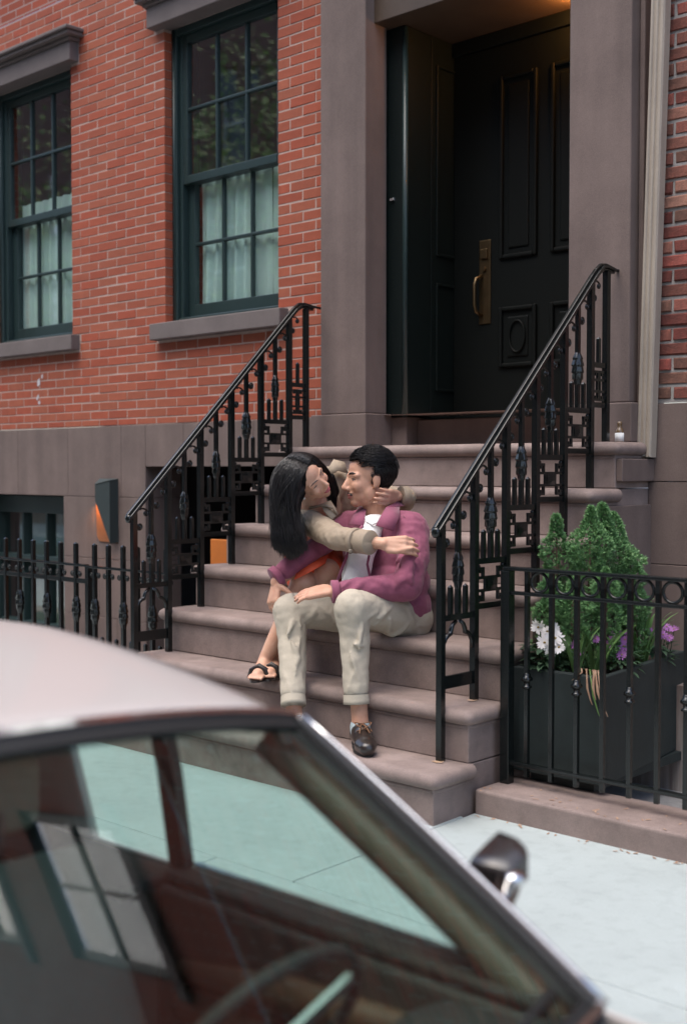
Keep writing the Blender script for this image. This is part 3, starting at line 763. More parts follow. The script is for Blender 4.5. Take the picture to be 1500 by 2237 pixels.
def stair_rail(X, label):
    t = thing('stair_railing', label, 'railing', (X, -1.395, H), 'stoop railings')
    ys = [-1.395+0.21*i for i in range(6)] + [-0.216]
    ytop = -0.300
    # hand rail: a moulded bar, three stacked layers, then a bend to the wall
    path = [(X, -1.425, rail_z(-1.425)), (X, ytop-0.03, rail_z(ytop-0.03)), (X, ytop, rail_z(ytop)-0.002), (X, ytop+0.035, rail_z(ytop)+0.022), (X, ytop+0.075, rail_z(ytop)+0.026),
            (X, ytop+0.13, rail_z(ytop)+0.018)]
    wy = 0.0 if X < 1 else -0.10
    path2 = path + [(X, (ytop+0.13+wy)/2, rail_z(ytop)+0.012), (X, wy, rail_z(ytop)+0.014)]
    b = MB()
    up = Vector((0, -SLOPE, 1)).normalized()
    for w, tt, dz, pth in ((0.044, 0.010, 0.0, path), (0.030, 0.010, -0.0105, path), (0.016, 0.012, 0.011, path2)):
        for p, q in zip(pth, pth[1:]):
            p, q = Vector(p), Vector(q); d = (q-p).normalized(); u = Vector((1, 0, 0)).cross(d); u = u if u.z > 0 else -u
            b.bar(p-d*0.003+u*dz, q+d*0.003+u*dz, w, tt, u)
    hr = b.build('handrail', M['iron'], t, 0.003, 2)
    MB().ball((X, -1.428, rail_z(-1.428)-0.006), (0.020, 0.014, 0.022), 12, 8).build('rail_end', M['iron'], t)
    for i, y in enumerate(ys):
        z0 = (i+1)*H if i < 6 else 7*H
        top = min(rail_z(y), rail_z(ytop)+0.02)-0.012
        inst('post', bar_mesh('post', PW, top-z0), (X, y, z0), t)
        # mid baluster with casting
        full = i < 5
        if full:
            ym = y+D/2; zc = z0+H*0.5 + 0.46
            cz = z0+0.555                        # cross bar top
            inst('baluster', bar_mesh('baluster', 0.018, rail_z(ym)-0.012-cz), (X, ym, cz), t)
            zz = z0+0.722
            inst('leaf_casting', ORN, (X, ym, zz), t, rot=(0, 0, random.uniform(0, 6)), scale=(1, 1, 1))
            inst('cross_bar', bar_h(), (X, y+PW/2, cz-0.012), t)
            for u in (0.058, 0.152): inst('spike', SPIKE, (X, y+u, cz-0.001), t)
            if i == 0:
                inst('arch', ARCH, (X, y, cz-0.026), t)
                MB().box(X-0.006, X+0.006, y+0.014, y+D-0.014, z0+0.272, z0+0.322).build('bottom_plate', M['iron'], t, 0.002)
            else:
                inst('fret', FRET, (X, y, cz-0.026-0.150), t)
                inst('rosette', ROS, (X, ym, cz-0.026-0.150+0.150*0.49), t)
                inst('cross_bar', bar_h(), (X, y+PW/2, cz-0.026-0.150-0.012), t)
                for u in (0.026, D-0.026):
                    inst('corner_knob', KNOB, (X, y+u, cz-0.032), t); inst('corner_knob', KNOB, (X, y+u, cz-0.166), t)
        elif i == 5:
            w = ys[6]-y; ym = y+w*0.5; cz = z0+0.555
            inst('spike', SPIKE, (X, ym, cz-0.001), t); inst('cross_bar', bar_h(), (X, y+PW/2, cz-0.012), t, scale=(1, (w-PW)/(D-PW), 1))
            inst('fret', FRET_H, (X, y+0.006, cz-0.026-0.150), t, scale=(1, (w-0.012)/(D*0.58), 1))
            inst('cross_bar', bar_h(), (X, y+PW/2, cz-0.026-0.150-0.012), t, scale=(1, (w-PW)/(D-PW), 1))
        if i < 5:
            for yy in (y, y+D/2): inst('scroll', SCROLL, (X, yy, rail_z(yy)-0.012), t)
        elif i == 5: inst('scroll', SCROLL, (X, y, rail_z(y)-0.016), t, scale=(1, 0.85, 0.85))
    return t
_bh = None
def bar_h():
    global _bh
    if _bh is None: _bh = MB().box(-0.008, 0.008, 0, D-PW, -0.011, 0.012).mesh('cross_bar', M['iron'])
    return _bh
KNOB = MB().ball((0, 0, 0), 0.0085, 8, 6).mesh('corner_knob', M['iron'])
rail_l = stair_rail(0.085, 'black iron stair railing on the far side of the steps, beside the brick wall')
rail_r = stair_rail(1.963, 'black iron stair railing on the near side of the steps, beside the planter')

# ------------------------------------------------------------------ left area fence
M['iron_paint'] = M['iron']
af = thing('area_fence', 'black iron picket fence with leaf castings in front of the basement window', 'fence', (-0.7, -1.1, 0.0))
YF = -1.10
PICK = bar_mesh('picket', 0.021, 1.02, 0.010)
DOG = bar_mesh('dog_bar', 0.016, 0.52, 0.008)
FS = None
def fence_scroll():
    b = MB()
    for s in (-1, 1):
        p = [(s*0.010, -0.004), (s*0.014, -0.022), (s*0.020, -0.040)] + [(s*(0.034-0.0), -0.050)] 
        sp = [(s*(0.034+x), y) for x, y in [(0.012*cos(t), -0.040+0.012*sin(t)) for t in [(-pi/2+2*pi*i/10) for i in range(9)]]]
        b.tube([Vector((u, 0, v)) for u, v in p+sp], 0.0052, 6)
        b.ball((s*0.034, 0, -0.040), 0.007, 8, 6)
    return b.mesh('scroll', M['iron'])
FS = fence_scroll()
xs = []
x = -0.277+0.124
k = 0
pxs = [-2.23, -2.09, -1.95, -1.81, -1.665, -1.525, -1.38, -1.237, -1.103, -0.964, -0.819, -0.646, -0.522, -0.394, -0.272, -0.15, -0.035]
for k, x in enumerate(pxs):
    inst('picket', PICK, (x, YF, -0.115), af)
    inst('scroll', FS, (x, YF, 0.780), af)
    if (k % 2 == 0 and x < -0.7) or (k in (11, 13, 15)): inst('leaf_casting', ORN, (x, YF, 0.545), af, scale=(1.05, 1.05, 1.0))
    if k: inst('dog_bar', DOG, ((x+pxs[k-1])/2+0.002, YF, -0.115), af)
MB().box(-2.3, -0.715, YF-0.015, YF+0.015, 0.782, 0.796).build('top_rail', M['iron'], af, 0.003)
MB().box(-0.715, 0.0, YF-0.014, YF+0.014, 0.778, 0.791).build('top_rail', M['iron'], af, 0.003)
MB().box(-2.3, -0.715, YF-0.008, YF+0.008, 0.690, 0.716).build('lock_rail', M['iron'], af, 0.003)
MB().box(-0.717, -0.687, YF-0.016, YF+0.016, -0.10, 0.788).build('gate_post', M['iron'], af, 0.003)
MB().box(-2.3, 0.0, YF-0.012, YF+0.012, 0.030, 0.050).build('bottom_rail', M['iron'], af, 0.003)
cop_l = MB().box(-8, -0.04, -1.26, -0.98, -0.20, 0.012).build('area_coping', M['brownstone_step'], None, 0.01); tag(cop_l, kind='structure')
aw = MB().box(-8, -0.04, -1.24, -1.0, -1.2, -0.20).build('area_wall', M['brownstone']); tag(aw, kind='structure')
af_floor = MB().box(-8, 0.0, -1.0, 0.0, -1.25, -0.95).build('area_floor', M['granite']); tag(af_floor, kind='structure')

# ------------------------------------------------------------------ right: coping, fence
cop = MB().box(2.085, 4.2, -1.345, -1.05, -0.25, 0.112).build('area_coping', M['brownstone_step'], None, 0.012, 3); tag(cop, kind='structure')
rf = thing('area_fence', 'black iron fence with a row of rings, in front of the planter', 'fence', (2.13, -1.19, 0.112))
YR = -1.19
MB().box(2.115, 4.2, YR-0.019, YR+0.019, 0.930, 0.944).build('top_rail', M['iron'], rf, 0.003)
MB().box(2.135, 4.2, YR-0.012, YR+0.012, 0.838, 0.852).build('ring_rail', M['iron'], rf, 0.003)
MB().box(2.135, 4.2, YR-0.012, YR+0.012, 0.186, 0.202).build('bottom_rail', M['iron'], rf, 0.003)
MB().box(2.104, 2.144, YR-0.020, YR+0.020, 0.113, 0.929).build('newel', M['iron'], rf, 0.003)
BARR = bar_mesh('bar', 0.0165, 0.735); SHORT = bar_mesh('bar', 0.0165, 0.078)
RING = MB().tube([(0.036*cos(t), 0, 0.036*sin(t)) for t in [2*pi*i/28 for i in range(29)]], 0.0062, 7, False).mesh('ring', M['iron'])
b = MB().lathe([(0.009, -0.036), (0.019, -0.033), (0.019, -0.026), (0.012, -0.022), (0.012, -0.010), (0.022, -0.004), (0.022, 0.004), (0.014, 0.012), (0.014, 0.020), (0.009, 0.026)], n=4)
COLLAR = b.xf(Matrix.Rotation(pi/4, 4, 'Z')).mesh('collar', M['iron'])
for k in range(18):
    x = 2.214+0.1085*k
    if x > 4.15: break
    inst('bar', BARR, (x, YR, 0.150), rf); inst('bar', SHORT, (x, YR, 0.852), rf)
    inst('ring', RING, (x+0.0545, YR, 0.891), rf)
    if k % 2 == 0: inst('collar', COLLAR, (x, YR, 0.522), rf)

# rust stains round the feet of the near railing
M['rust'] = mat('rust', (0.42, 0.26, 0.13), 0.9, var=0.5, vscale=70, col2=(0.30, 0.22, 0.19))
rnd = random.Random(31)
for i in range(2):
    cx, cy, cz = 1.963, -1.402+0.21*i, (i+1)*H+0.0035; pts = []
    for k in range(16):
        t = 2*pi*k/16; q = rnd.uniform(0.6, 1.3); pts.append((cx+0.026*cos(t)*q+0.006, cy-0.012+0.020*sin(t)*q, cz))
    MB().add(pts, [tuple(range(16))]).build('rust_stain', M['rust'], stoop)
# ------------------------------------------------------------------ neighbouring house on the right
nb = thing('neighbour_house', 'house of rough old brick above smooth brownstone, right of the downspout', 'house', (2.07, 0, 0))
NX0 = 2.066
b = MB(); wall_face(b, NX0, 7.0, 1.612, 4.6, [], 0.006, 0.2); b.build('wall', M['mortar_old'], nb)
b = MB(); wall_face(b, NX0, 7.0, 4.6, 10.4, [(3.3, 4.3, 5.6, 7.3), (5.2, 6.2, 5.6, 7.3), (3.3, 4.3, 8.3, 9.8), (5.2, 6.2, 8.3, 9.8)], 0.0, 0.2); b.build('upper_wall', M['brick_far'], nb)
for (x0, z0) in ((3.3, 5.6), (5.2, 5.6), (3.3, 8.3), (5.2, 8.3)):
    f = MB(); x1, z1 = x0+1.0, z0+(1.7 if z0 < 8 else 1.5)
    f.box(x0, x0+0.07, 0.08, 0.16, z0, z1); f.box(x1-0.07, x1, 0.08, 0.16, z0, z1); f.box(x0+0.07, x1-0.07, 0.08, 0.16, z0, z0+0.08); f.box(x0+0.07, x1-0.07, 0.08, 0.16, z1-0.07, z1)
    f.box(x0+0.07, x1-0.07, 0.081, 0.16, (z0+z1)/2-0.03, (z0+z1)/2+0.03); f.box(x0+0.486, x0+0.514, 0.09, 0.15, z0+0.08, z1-0.07)
    wo = f.build('window', M['wood_green'], nb)
    MB().add([(x0, 0.12, z0), (x1, 0.12, z0), (x1, 0.12, z1), (x0, 0.12, z1)], [(0, 1, 2, 3)]).build_plane('pane', M['pane'], wo)
    MB().box(x0, x1, 0.30, 0.32, z0, z1).build('blind', M['curtain'], wo)
    MB().box(x0-0.1, x1+0.1, -0.07, 0.05, z0-0.13, z0).build('sill', M['trim_stone'], wo, 0.006)
c2 = 0.0652; J2 = 0.013
OLD = [brick_mesh('brick', 0.200-J2, c2-J2, 0.06, M['brick_old'], rough=0.0032, seed=20+i, ch=0.005) for i in range(6)]
rnd = random.Random(11); k = 0
z = 1.622
while z < 4.1:
    x = NX0+0.006; header = k % 2 == 0
    first = True
    while x < 2.62:
        w = (0.098 if header else 0.20) if first else (rnd.choice([0.20, 0.20, 0.10]))
        first = False
        inst('brick', OLD[rnd.randrange(6)], (x+w/2, rnd.uniform(-0.006, 0.001), z+c2/2+rnd.uniform(-0.0015, 0.0015)), nb,
             scale=((w-J2)/(0.200-J2), 1, 1), rot=(0, rnd.uniform(-0.008, 0.008), 0))
        x += w
    z += c2; k += 1
b = MB()
while False: pass
zz = 1.622
while zz < 4.55:
    x = 2.62+(0.1 if int(zz*100) % 2 else 0)
    while x < 6.9:
        b.box(x, x+0.187, -0.001, 0.05, zz+0.006, zz+c2-0.006); x += 0.20
    zz += c2
o = b.build('brickwork', M['brick_old'], nb); tag(o, kind='stuff')
stone_row(1.258, 1.610, [NX0, 3.4, 4.6, 6.0, 7.0], [], -0.022, nb); stone_row(0.885, 1.258, [NX0, 3.1, 4.2, 5.5, 7.0], [], -0.020, nb)
stone_row(0.45, 0.885, [NX0, 3.4, 4.6, 6.0, 7.0], [], -0.021, nb); stone_row(-0.3, 0.45, [NX0, 3.1, 4.2, 5.5, 7.0], [], -0.020, nb)

# ------------------------------------------------------------------ downspout
M['spout'] = mat('spout', (0.40, 0.345, 0.285), 0.55, var=0.25, vscale=10, bump=0.15, bscale=60, stretch=(1, 1, 0.25), grain=0.08, rvar=0.1)
b = MB(); ring = []
prof = [(-0.036, 0.03), (-0.036, -0.018), (-0.030, -0.026), (-0.022, -0.026), (-0.017, -0.019), (-0.011, -0.019), (-0.006, -0.026), (0.002, -0.026), (0.007, -0.019), (0.012, -0.019), (0.017, -0.026), (0.029, -0.026), (0.035, -0.018), (0.035, 0.03)]
rows_ = []
for zt in (1.371, 1.385, 2.0, 2.7, 3.4, 4.2, 6.0):
    u = (zt-1.369)/(3.343-1.369); xc = 2.078+0.052*min(u, 1.4)
    rows_.append([(xc+x, -0.062+y, zt+(0.004*sin(x*300) if zt < 1.38 else 0)) for x, y in prof])
b.grid(rows_, smooth=False, closed=True); b.add(rows_[0], [tuple(range(len(prof)))])
ds = b.build('downspout', M['spout']); tag(ds, 'beige fluted metal downspout cut off above the landing, between the two houses', 'pipe')

# ------------------------------------------------------------------ planter, its plants
M['planter'] = mat('planter', (0.018, 0.028, 0.028), 0.62, var=0.3, vscale=12, bump=0.25, bscale=90, grain=0.12, gscale=250)
M['soil'] = mat('soil', (0.05, 0.03, 0.02), 0.95, var=0.5, vscale=30, bump=1.0, bscale=60, bdist=0.01)
pl = thing('planter_box', 'large charcoal planter box full of plants beside the steps', 'planter', (2.28, -0.7, 0.114))
A = [(2.108, -1.125), (2.505, -1.125), (2.405, -0.31), (2.108, -0.31)]
Ai = [(2.136, -1.097), (2.472, -1.097), (2.378, -0.338), (2.136, -0.338)]
def quad_ring(o, i, z0, z1):
    b = MB(); n = 4
    vs = [(x, y, z0) for x, y in o]+[(x, y, z1) for x, y in o]+[(x, y, z1) for x, y in i]+[(x, y, z0+0.05) for x, y in i]
    fs = [(k, (k+1) % 4, 4+(k+1) % 4, 4+k) for k in range(4)]+[(4+k, 4+(k+1) % 4, 8+(k+1) % 4, 8+k) for k in range(4)]+[(8+k, 8+(k+1) % 4, 12+(k+1) % 4, 12+k) for k in range(4)]
    fs += [(3, 2, 1, 0), (12, 13, 14, 15)]
    return b.add(vs, fs)
quad_ring(A, Ai, 0.150, 0.553).build('box', M['planter'], pl, 0.005, 2)
MB().box(2.16, 2.44, -1.08, -0.36, 0.1135, 0.149).build('foot', M['planter'], pl)
n = 14; rows_ = []
for j in range(n+1):
    r = []
    for i in range(9):
        v = j/n; u = i/8
        xa = 2.136; xb = 2.472+(2.378-2.472)*v
        r.append((xa+(xb-xa)*u, -1.097+0.759*v, 0.522+0.018*noise.noise(Vector((u*6, v*9, 1)))))
    rows_.append(r)
MB().grid(rows_).build('soil', M['soil'], pl)
side = MB().box(2.10, 4.2, -0.40, -0.30, -0.6, 0.42).build('stained_wall', None)
M['streak'] = mat('streak', (0.40, 0.37, 0.34), 0.85, var=0.6, vscale=14, col2=(0.13, 0.08, 0.06), stretch=(1.6, 1.6, 0.10), bump=0.2, bscale=40)
side.data.materials.append(M['streak']); tag(side, 'low rendered wall stained with streaks, behind the fence under the planter', 'wall')
af2 = MB().box(2.09, 4.2, -1.05, 0.0, -0.35, -0.02).build('area_floor', M['granite']); tag(af2, kind='structure')

def leafmat(name, c, c2, rough=0.55, isl=0.25):
    return mat(name, c, rough, var=0.5, vscale=9, col2=c2, island=isl, spec=0.3)
M['needle'] = leafmat('needle', (0.20, 0.39, 0.15), (0.08, 0.20, 0.07))
M['bark'] = mat('bark', (0.10, 0.07, 0.045), 0.9, var=0.4, vscale=20, bump=0.8, bscale=50)
sh = thing('spruce_shrub', 'dwarf conifer shrub with several bright green pointed tips in the planter', 'shrub', (2.26, -0.75, 0.52))
rnd = random.Random(5)
cones = [((2.150, -0.87, 0.60), (2.150, -0.90, 1.135), 0.105), ((2.255, -0.83, 0.55), (2.272, -0.84, 1.165), 0.135),
         ((2.285, -0.66, 0.55), (2.262, -0.74, 1.175), 0.13), ((2.30, -0.55, 0.58), (2.245, -0.63, 1.135), 0.11),
         ((2.36, -0.62, 0.55), (2.350, -0.68, 0.985), 0.095), ((2.20, -0.98, 0.54), (2.19, -1.0, 0.90), 0.10), ((2.36, -0.86, 0.54), (2.365, -0.88, 0.93), 0.095),
         ((2.275, -0.98, 0.54), (2.285, -0.985, 0.89), 0.10)]
b = MB(); br = MB(); tipb = MB()
def blade(b, p, d, L, w):
    d = d.normalized(); s = d.cross(Vector((rnd.uniform(-1, 1), rnd.uniform(-1, 1), rnd.uniform(-1, 1))))
    if s.length < 1e-4: return
    s.normalize()
    b.add([p-s*w*0.5, p+s*w*0.5, p+d*L*0.6+s*w*0.4, p+d*L, p+d*L*0.6-s*w*0.4], [(0, 1, 2, 3, 4)])
for base, tip, R in cones:
    base, tip = Vector(base), Vector(tip); ax = (tip-base); L = ax.length
    br.tube([base, base+ax*0.5, tip-ax*0.08], [0.010, 0.007, 0.003], 6)
    nt = int(1750*L*R/0.07)
    for i in range(nt):
        t = rnd.random()**0.85
        rr = R*min(1.0, 2.6*(1-t)**0.80)*(0.75+0.25*sin(t*19+base.x*50))*(1.0 if t > 0.15 else 0.85)
        a = rnd.uniform(0, 2*pi)
        lump = 0.82+0.42*noise.noise(Vector((cos(a)*1.7+base.x*20, sin(a)*1.7, t*9)))
        q = rnd.uniform(0.55, 1.0)**0.5
        p = base+ax*t+Vector((cos(a), sin(a), 0))*rr*q*lump
        if p.x < 2.108: p.x = 2.108+rnd.uniform(0, 0.02)
        out = Vector((cos(a), sin(a), 0.75)).normalized()
        for k in range(9):
            dd = out+Vector((rnd.uniform(-1, 1), rnd.uniform(-1, 1), rnd.uniform(-0.8, 1)))*0.85
            blade(tipb if (q*lump > 0.86 and k < 6) else b, p, dd, rnd.uniform(0.009, 0.019), 0.0036)
fo = link_mesh('foliage', b.mesh('foliage', M['needle'], org(sh), fix=False), sh)
link_mesh('new_growth', tipb.mesh('new_growth', leafmat('needle_tip', (0.30, 0.50, 0.22), (0.16, 0.33, 0.12)), org(sh), fix=False), sh)
br.build('stem', M['bark'], sh)

M['leaf_dark'] = leafmat('leaf_dark', (0.045, 0.095, 0.045), (0.02, 0.05, 0.025), 0.5)
M['leaf_strap'] = leafmat('leaf_strap', (0.14, 0.27, 0.075), (0.075, 0.16, 0.045), 0.45)
M['petal_white'] = mat('petal_white', (0.80, 0.78, 0.78), 0.7, var=0.15, vscale=60)
M['petal_purple'] = mat('petal_purple', (0.36, 0.13, 0.40), 0.7, var=0.4, vscale=60)
M['flower_eye'] = mat('flower_eye', (0.30, 0.22, 0.06), 0.8)
M['dry_leaf'] = mat('dry_leaf', (0.42, 0.30, 0.21), 0.8, var=0.5, vscale=40, col2=(0.24, 0.12, 0.07))
def daisy(parent, c, nrm, R, petals, pm, seed, name='flower'):
    rnd = random.Random(seed); c = Vector(c); n_, a_, b_ = frame(nrm); b = MB()
    for k in range(petals):
        t = 2*pi*k/petals+rnd.uniform(-0.1, 0.1); d = a_*cos(t)+b_*sin(t); s = n_.cross(d).normalized()
        L = R*rnd.uniform(0.82, 1.08); w = R*0.30; up = rnd.uniform(-0.10, 0.28)
        pts = []
        for u, ww in ((0.1, 0.35), (0.45, 1.0), (0.8, 0.85), (1.0, 0.15)):
            pc = c+d*L*u+n_*R*up*u*u
            pts.append((pc-s*w*ww*0.5+n_*0.0015, pc+s*w*ww*0.5))
        b.grid([list(p) for p in pts])
    fl = link_mesh(name, b.mesh(name, pm, org(parent), fix=False), parent)
    MB().ball(c+n_*0.002, (R*0.16, R*0.16, R*0.12), 8, 6).build('eye', M['flower_eye'], fl)
    return fl
def leafy(parent, c, R, Hh, nleaf, L, w, m, seed, name='leaves'):
    rnd = random.Random(seed); b = MB()
    for i in range(nleaf):
        a = rnd.uniform(0, 2*pi); r = R*sqrt(rnd.random()); p = Vector((c[0]+r*cos(a), c[1]+r*sin(a), c[2]+rnd.uniform(0, Hh)))
        if p.x < 2.112: p.x = 2.112+rnd.random()*0.02
        d = Vector((cos(a), sin(a), rnd.uniform(-0.2, 0.8))).normalized(); s = d.cross(Vector((0, 0, 1))).normalized()
        up = s.cross(d)
        ll = L*rnd.uniform(0.7, 1.2); rows_ = []
        for u, ww in ((0, 0.15), (0.3, 0.85), (0.6, 1.0), (0.85, 0.6), (1.0, 0.05)):
            pc = p+d*ll*u-Vector((0, 0, 1))*ll*0.35*u*u
            rows_.append([pc-s*w*ww*0.5+up*w*0.15*ww, pc, pc+s*w*ww*0.5+up*w*0.15*ww])
        b.grid(rows_)
    return link_mesh(name, b.mesh(name, m, org(parent), fix=False), parent)
vd = (CAM-Vector((2.25, -1.05, 0.66))).normalized()
dp = thing('daisy_plant', 'white daisy like flowers over dark leaves at the front of the planter', 'flowers', (2.22, -1.05, 0.525))
leafy(dp, (2.215, -1.035, 0.54), 0.085, 0.10, 120, 0.050, 0.026, M['leaf_dark'], 1)
for i, (x, y, z, R) in enumerate([(2.166, -1.045, 0.700, 0.034), (2.215, -1.055, 0.690, 0.030), (2.222, -1.085, 0.650, 0.036), (2.268, -1.085, 0.672, 0.042), (2.292, -1.092, 0.640, 0.034), (2.250, -1.06, 0.700, 0.030), (2.258, -1.095, 0.628, 0.028)]):
    nn = vd+Vector((random.uniform(-0.5, 0.3), random.uniform(-0.3, 0.3), random.uniform(0.0, 0.8)))
    daisy(dp, (x, y, z), nn, R, 15, M['petal_white'], 30+i)
    MB().tube([(x, y, z), (x-0.01, y+0.02, z-0.07), (x-0.005, y+0.03, 0.52)], 0.0022, 5).build('stem', M['leaf_dark'], dp)
pp = thing('purple_flowers', 'small purple flowers among dark leaves in the middle of the planter', 'flowers', (2.40, -0.8, 0.525))
leafy(pp, (2.385, -0.83, 0.535), 0.075, 0.07, 90, 0.045, 0.016, M['leaf_dark'], 2)
for i, (x, y, z, R) in enumerate([(2.352, -0.93, 0.662, 0.020), (2.37, -0.86, 0.655, 0.022), (2.392, -0.84, 0.672, 0.026), (2.405, -0.80, 0.650, 0.026), (2.415, -0.83, 0.628, 0.028), (2.385, -0.90, 0.640, 0.022), (2.398, -0.58, 0.655, 0.022), (2.320, -1.03, 0.645, 0.018), (2.425, -0.86, 0.600, 0.024), (2.40, -0.76, 0.675, 0.022), (2.345, -1.02, 0.615, 0.018)]):
    nn = vd+Vector((random.uniform(-0.6, 0.4), random.uniform(-0.4, 0.4), random.uniform(0.0, 0.9)))
    daisy(pp, (x, y, z), nn, R, 11, M['petal_purple'], 60+i)
    MB().tube([(x, y, z), (x-0.008, y+0.012, z-0.05), (x-0.005, y+0.02, 0.52)], 0.002, 5).build('stem', M['leaf_dark'], pp)
p2_ = thing('purple_flowers', 'small purple flowers at the far right end of the planter', 'flowers', (2.39, -0.5, 0.525))
leafy(p2_, (2.375, -0.50, 0.535), 0.06, 0.07, 60, 0.045, 0.016, M['leaf_dark'], 6)
for i, (x, y, z, R) in enumerate([(2.400, -0.46, 0.668, 0.022), (2.412, -0.42, 0.655, 0.024), (2.405, -0.50, 0.640, 0.022), (2.418, -0.47, 0.625, 0.020)]):
    daisy(p2_, (x, y, z), vd+Vector((random.uniform(-0.6, 0.4), random.uniform(-0.4, 0.4), random.uniform(0.0, 0.9))), R, 11, M['petal_purple'], 90+i)
    MB().tube([(x, y, z), (x-0.015, y+0.012, z-0.05), (x-0.03, y+0.02, 0.52)], 0.002, 5).build('stem', M['leaf_dark'], p2_)
def straps(label, c, nl, Lr, seed, spread=0.35, m='leaf_strap', droop=0.5):
    t = thing('strap_leaf_plant', label, 'plant', c); rnd = random.Random(seed)
    for i in range(nl):
        a = rnd.uniform(0, 2*pi); L = rnd.uniform(*Lr); sp = rnd.uniform(0.1, spread); w = rnd.uniform(0.011, 0.018)
        h = Vector((cos(a), sin(a), 0)); s = Vector((-sin(a), cos(a), 0)); rows_ = []
        p = Vector(c)+h*rnd.uniform(0, 0.02)
        for k in range(8):
            u = k/7
            pc = p+h*L*sp*(u+droop*u*u*u*1.3)+Vector((0, 0, 1))*L*(u-droop*0.45*u**3)
            if pc.x < 2.112: pc.x = 2.112
            ww = w*(0.75+0.5*sin(pi*u*0.8))*(1 if k < 6 else (0.55 if k == 6 else 0.06))
            rows_.append([pc-s*ww/2+h*0.002, pc, pc+s*ww/2+h*0.002])
        o = link_mesh('leaf', MB().grid(rows_).mesh('leaf', M[m], org(t), fix=False), t)
    return t
straps('tuft of broad strap leaves right of the white flowers', (2.335, -1.045, 0.525), 9, (0.20, 0.27), 1, 0.28)
straps('tuft of strap leaves between the two purple flower clumps', (2.372, -0.96, 0.525), 10, (0.18, 0.25), 2, 0.5)
straps('tuft of tall narrow strap leaves at the right end of the planter', (2.375, -0.62, 0.525), 11, (0.22, 0.30), 3, 0.35)
dl = thing('dead_leaves', 'withered straw coloured leaves hanging over the planter rim', 'leaves', (2.45, -1.09, 0.555))
rnd = random.Random(9)
for i, (x0, dx, L) in enumerate([(2.395, 0.02, 0.03), (2.430, 0.035, 0.10), (2.445, 0.060, 0.155), (2.468, 0.050, 0.12), (2.480, 0.050, 0.135), (2.410, -0.035, 0.02), (2.46, 0.02, 0.08)]):
    pts = [(x0-0.05*(1 if i != 5 else -1), -1.04, 0.550), (x0-0.02, -1.09, 0.572), (x0, -1.122, 0.562), (x0+dx*0.4, -1.138, 0.555-L*0.45), (x0+dx*0.75, -1.139, 0.55-L*0.8), (x0+dx, -1.136, 0.55-L)]
    w = rnd.uniform(0.006, 0.010); rows_ = []
    for k, p in enumerate(pts):
        ww = w*(0.5, 0.9, 0.8, 1.0, 0.7, 0.1)[k]
        rows_.append([Vector(p)+Vector((-ww/2, 0.002*(-1)**k, 0)), Vector(p)+Vector((0, -0.003, 0)), Vector(p)+Vector((ww/2, 0.001, 0))])
    link_mesh('leaf', MB().grid(rows_).mesh('leaf', M['leaf_strap'] if i == 2 else M['dry_leaf'], org(dl), fix=False), dl)
litter = MB(); rnd = random.Random(21)
for i in range(70):
    x = rnd.uniform(2.10, 3.3); y = -1.345+abs(rnd.gauss(0, 0.06)) if i % 2 else -1.350-abs(rnd.gauss(0, 0.018)); z = 0.1135 if y > -1.345 else zwalk(y)+0.002
    if y > -1.12: continue
    a = rnd.uniform(0, pi); L = rnd.uniform(0.006, 0.022)*(1.4 if i % 7 == 0 else 1); w = rnd.uniform(0.0015, 0.004)
    d = Vector((cos(a), sin(a), 0)); s = Vector((-sin(a), cos(a), 0)); p = Vector((x, y, z))
    if y < -1.34: p.y = min(p.y, -1.352-L)
    litter.add([p-s*w, p+s*w, p+d*L+s*w+Vector((0, 0, 0.003)), p+d*L-s*w+Vector((0, 0, 0.002))], [(0, 1, 2, 3)])
lo = litter.build('leaf_litter', M['dry_leaf']); tag(lo, 'dry plant litter along the foot of the fence coping', 'litter', kind='stuff')

# ------------------------------------------------------------------ wall lamp on the basement wall
M['lamp_metal'] = mat('lamp_metal', (0.028, 0.040, 0.040), 0.6, grain=0.1, gscale=200)
M['warm'] = emit('warm', (1.0, 0.42, 0.10), 6.0)
wlp = thing('wall_lamp', 'dark wedge shaped wall lamp glowing orange inside, on the basement wall', 'lamp', (-1.97, -0.025, 0.82))
yw = -0.0205
MB().prism([(-2.085, 1.243), (-1.888, 1.245), (-1.888, 0.815), (-2.09, 0.822), (-2.118, 0.86), (-2.125, 1.09)], lambda u, v, d: (u, d, v), yw-0.006, yw).build('back_plate', mat('lamp_glow_orange', (0.30, 0.12, 0.045), 0.5, var=0.3, vscale=20), wlp)  # plate's orange base colour carries part of the lamp's glow
front = [(-2.040, 1.212), (-1.880, 1.240), (-1.880, 0.818), (-2.044, 1.100)]
MB().prism(front, lambda u, v, d: (u, d, v), -0.092, -0.086).build('front_panel', M['lamp_metal'], wlp, 0.001)
MB().box(-1.886, -1.880, -0.0855, yw+0.0003, 0.818, 1.238).build('side_panel', M['lamp_metal'], wlp)
MB().add([(-2.048, -0.092, 1.213), (-1.880, -0.092, 1.240), (-1.880, yw+0.0003, 1.250), (-2.090, yw+0.0003, 1.250), (-2.048, -0.092, 1.205), (-1.880, -0.092, 1.232), (-1.880, yw+0.0003, 1.238), (-2.090, yw+0.0003, 1.238)],
         [(0, 1, 2, 3), (7, 6, 5, 4), (0, 4, 5, 1), (1, 5, 6, 2), (2, 6, 7, 3), (3, 7, 4, 0)]).build('top_panel', M['lamp_metal'], wlp)
MB().add([(-2.044, -0.090, 1.212), (-2.044, -0.090, 1.100), (-2.100, yw-0.007, 1.09), (-2.075, yw-0.007, 1.243)], [(0, 1, 2, 3)]).build('left_panel', M['lamp_metal'], wlp, solid=0.004)
MB().box(-2.02, -1.95, -0.075, -0.045, 1.165, 1.180).build('bulb', M['warm'], wlp, 0.004)
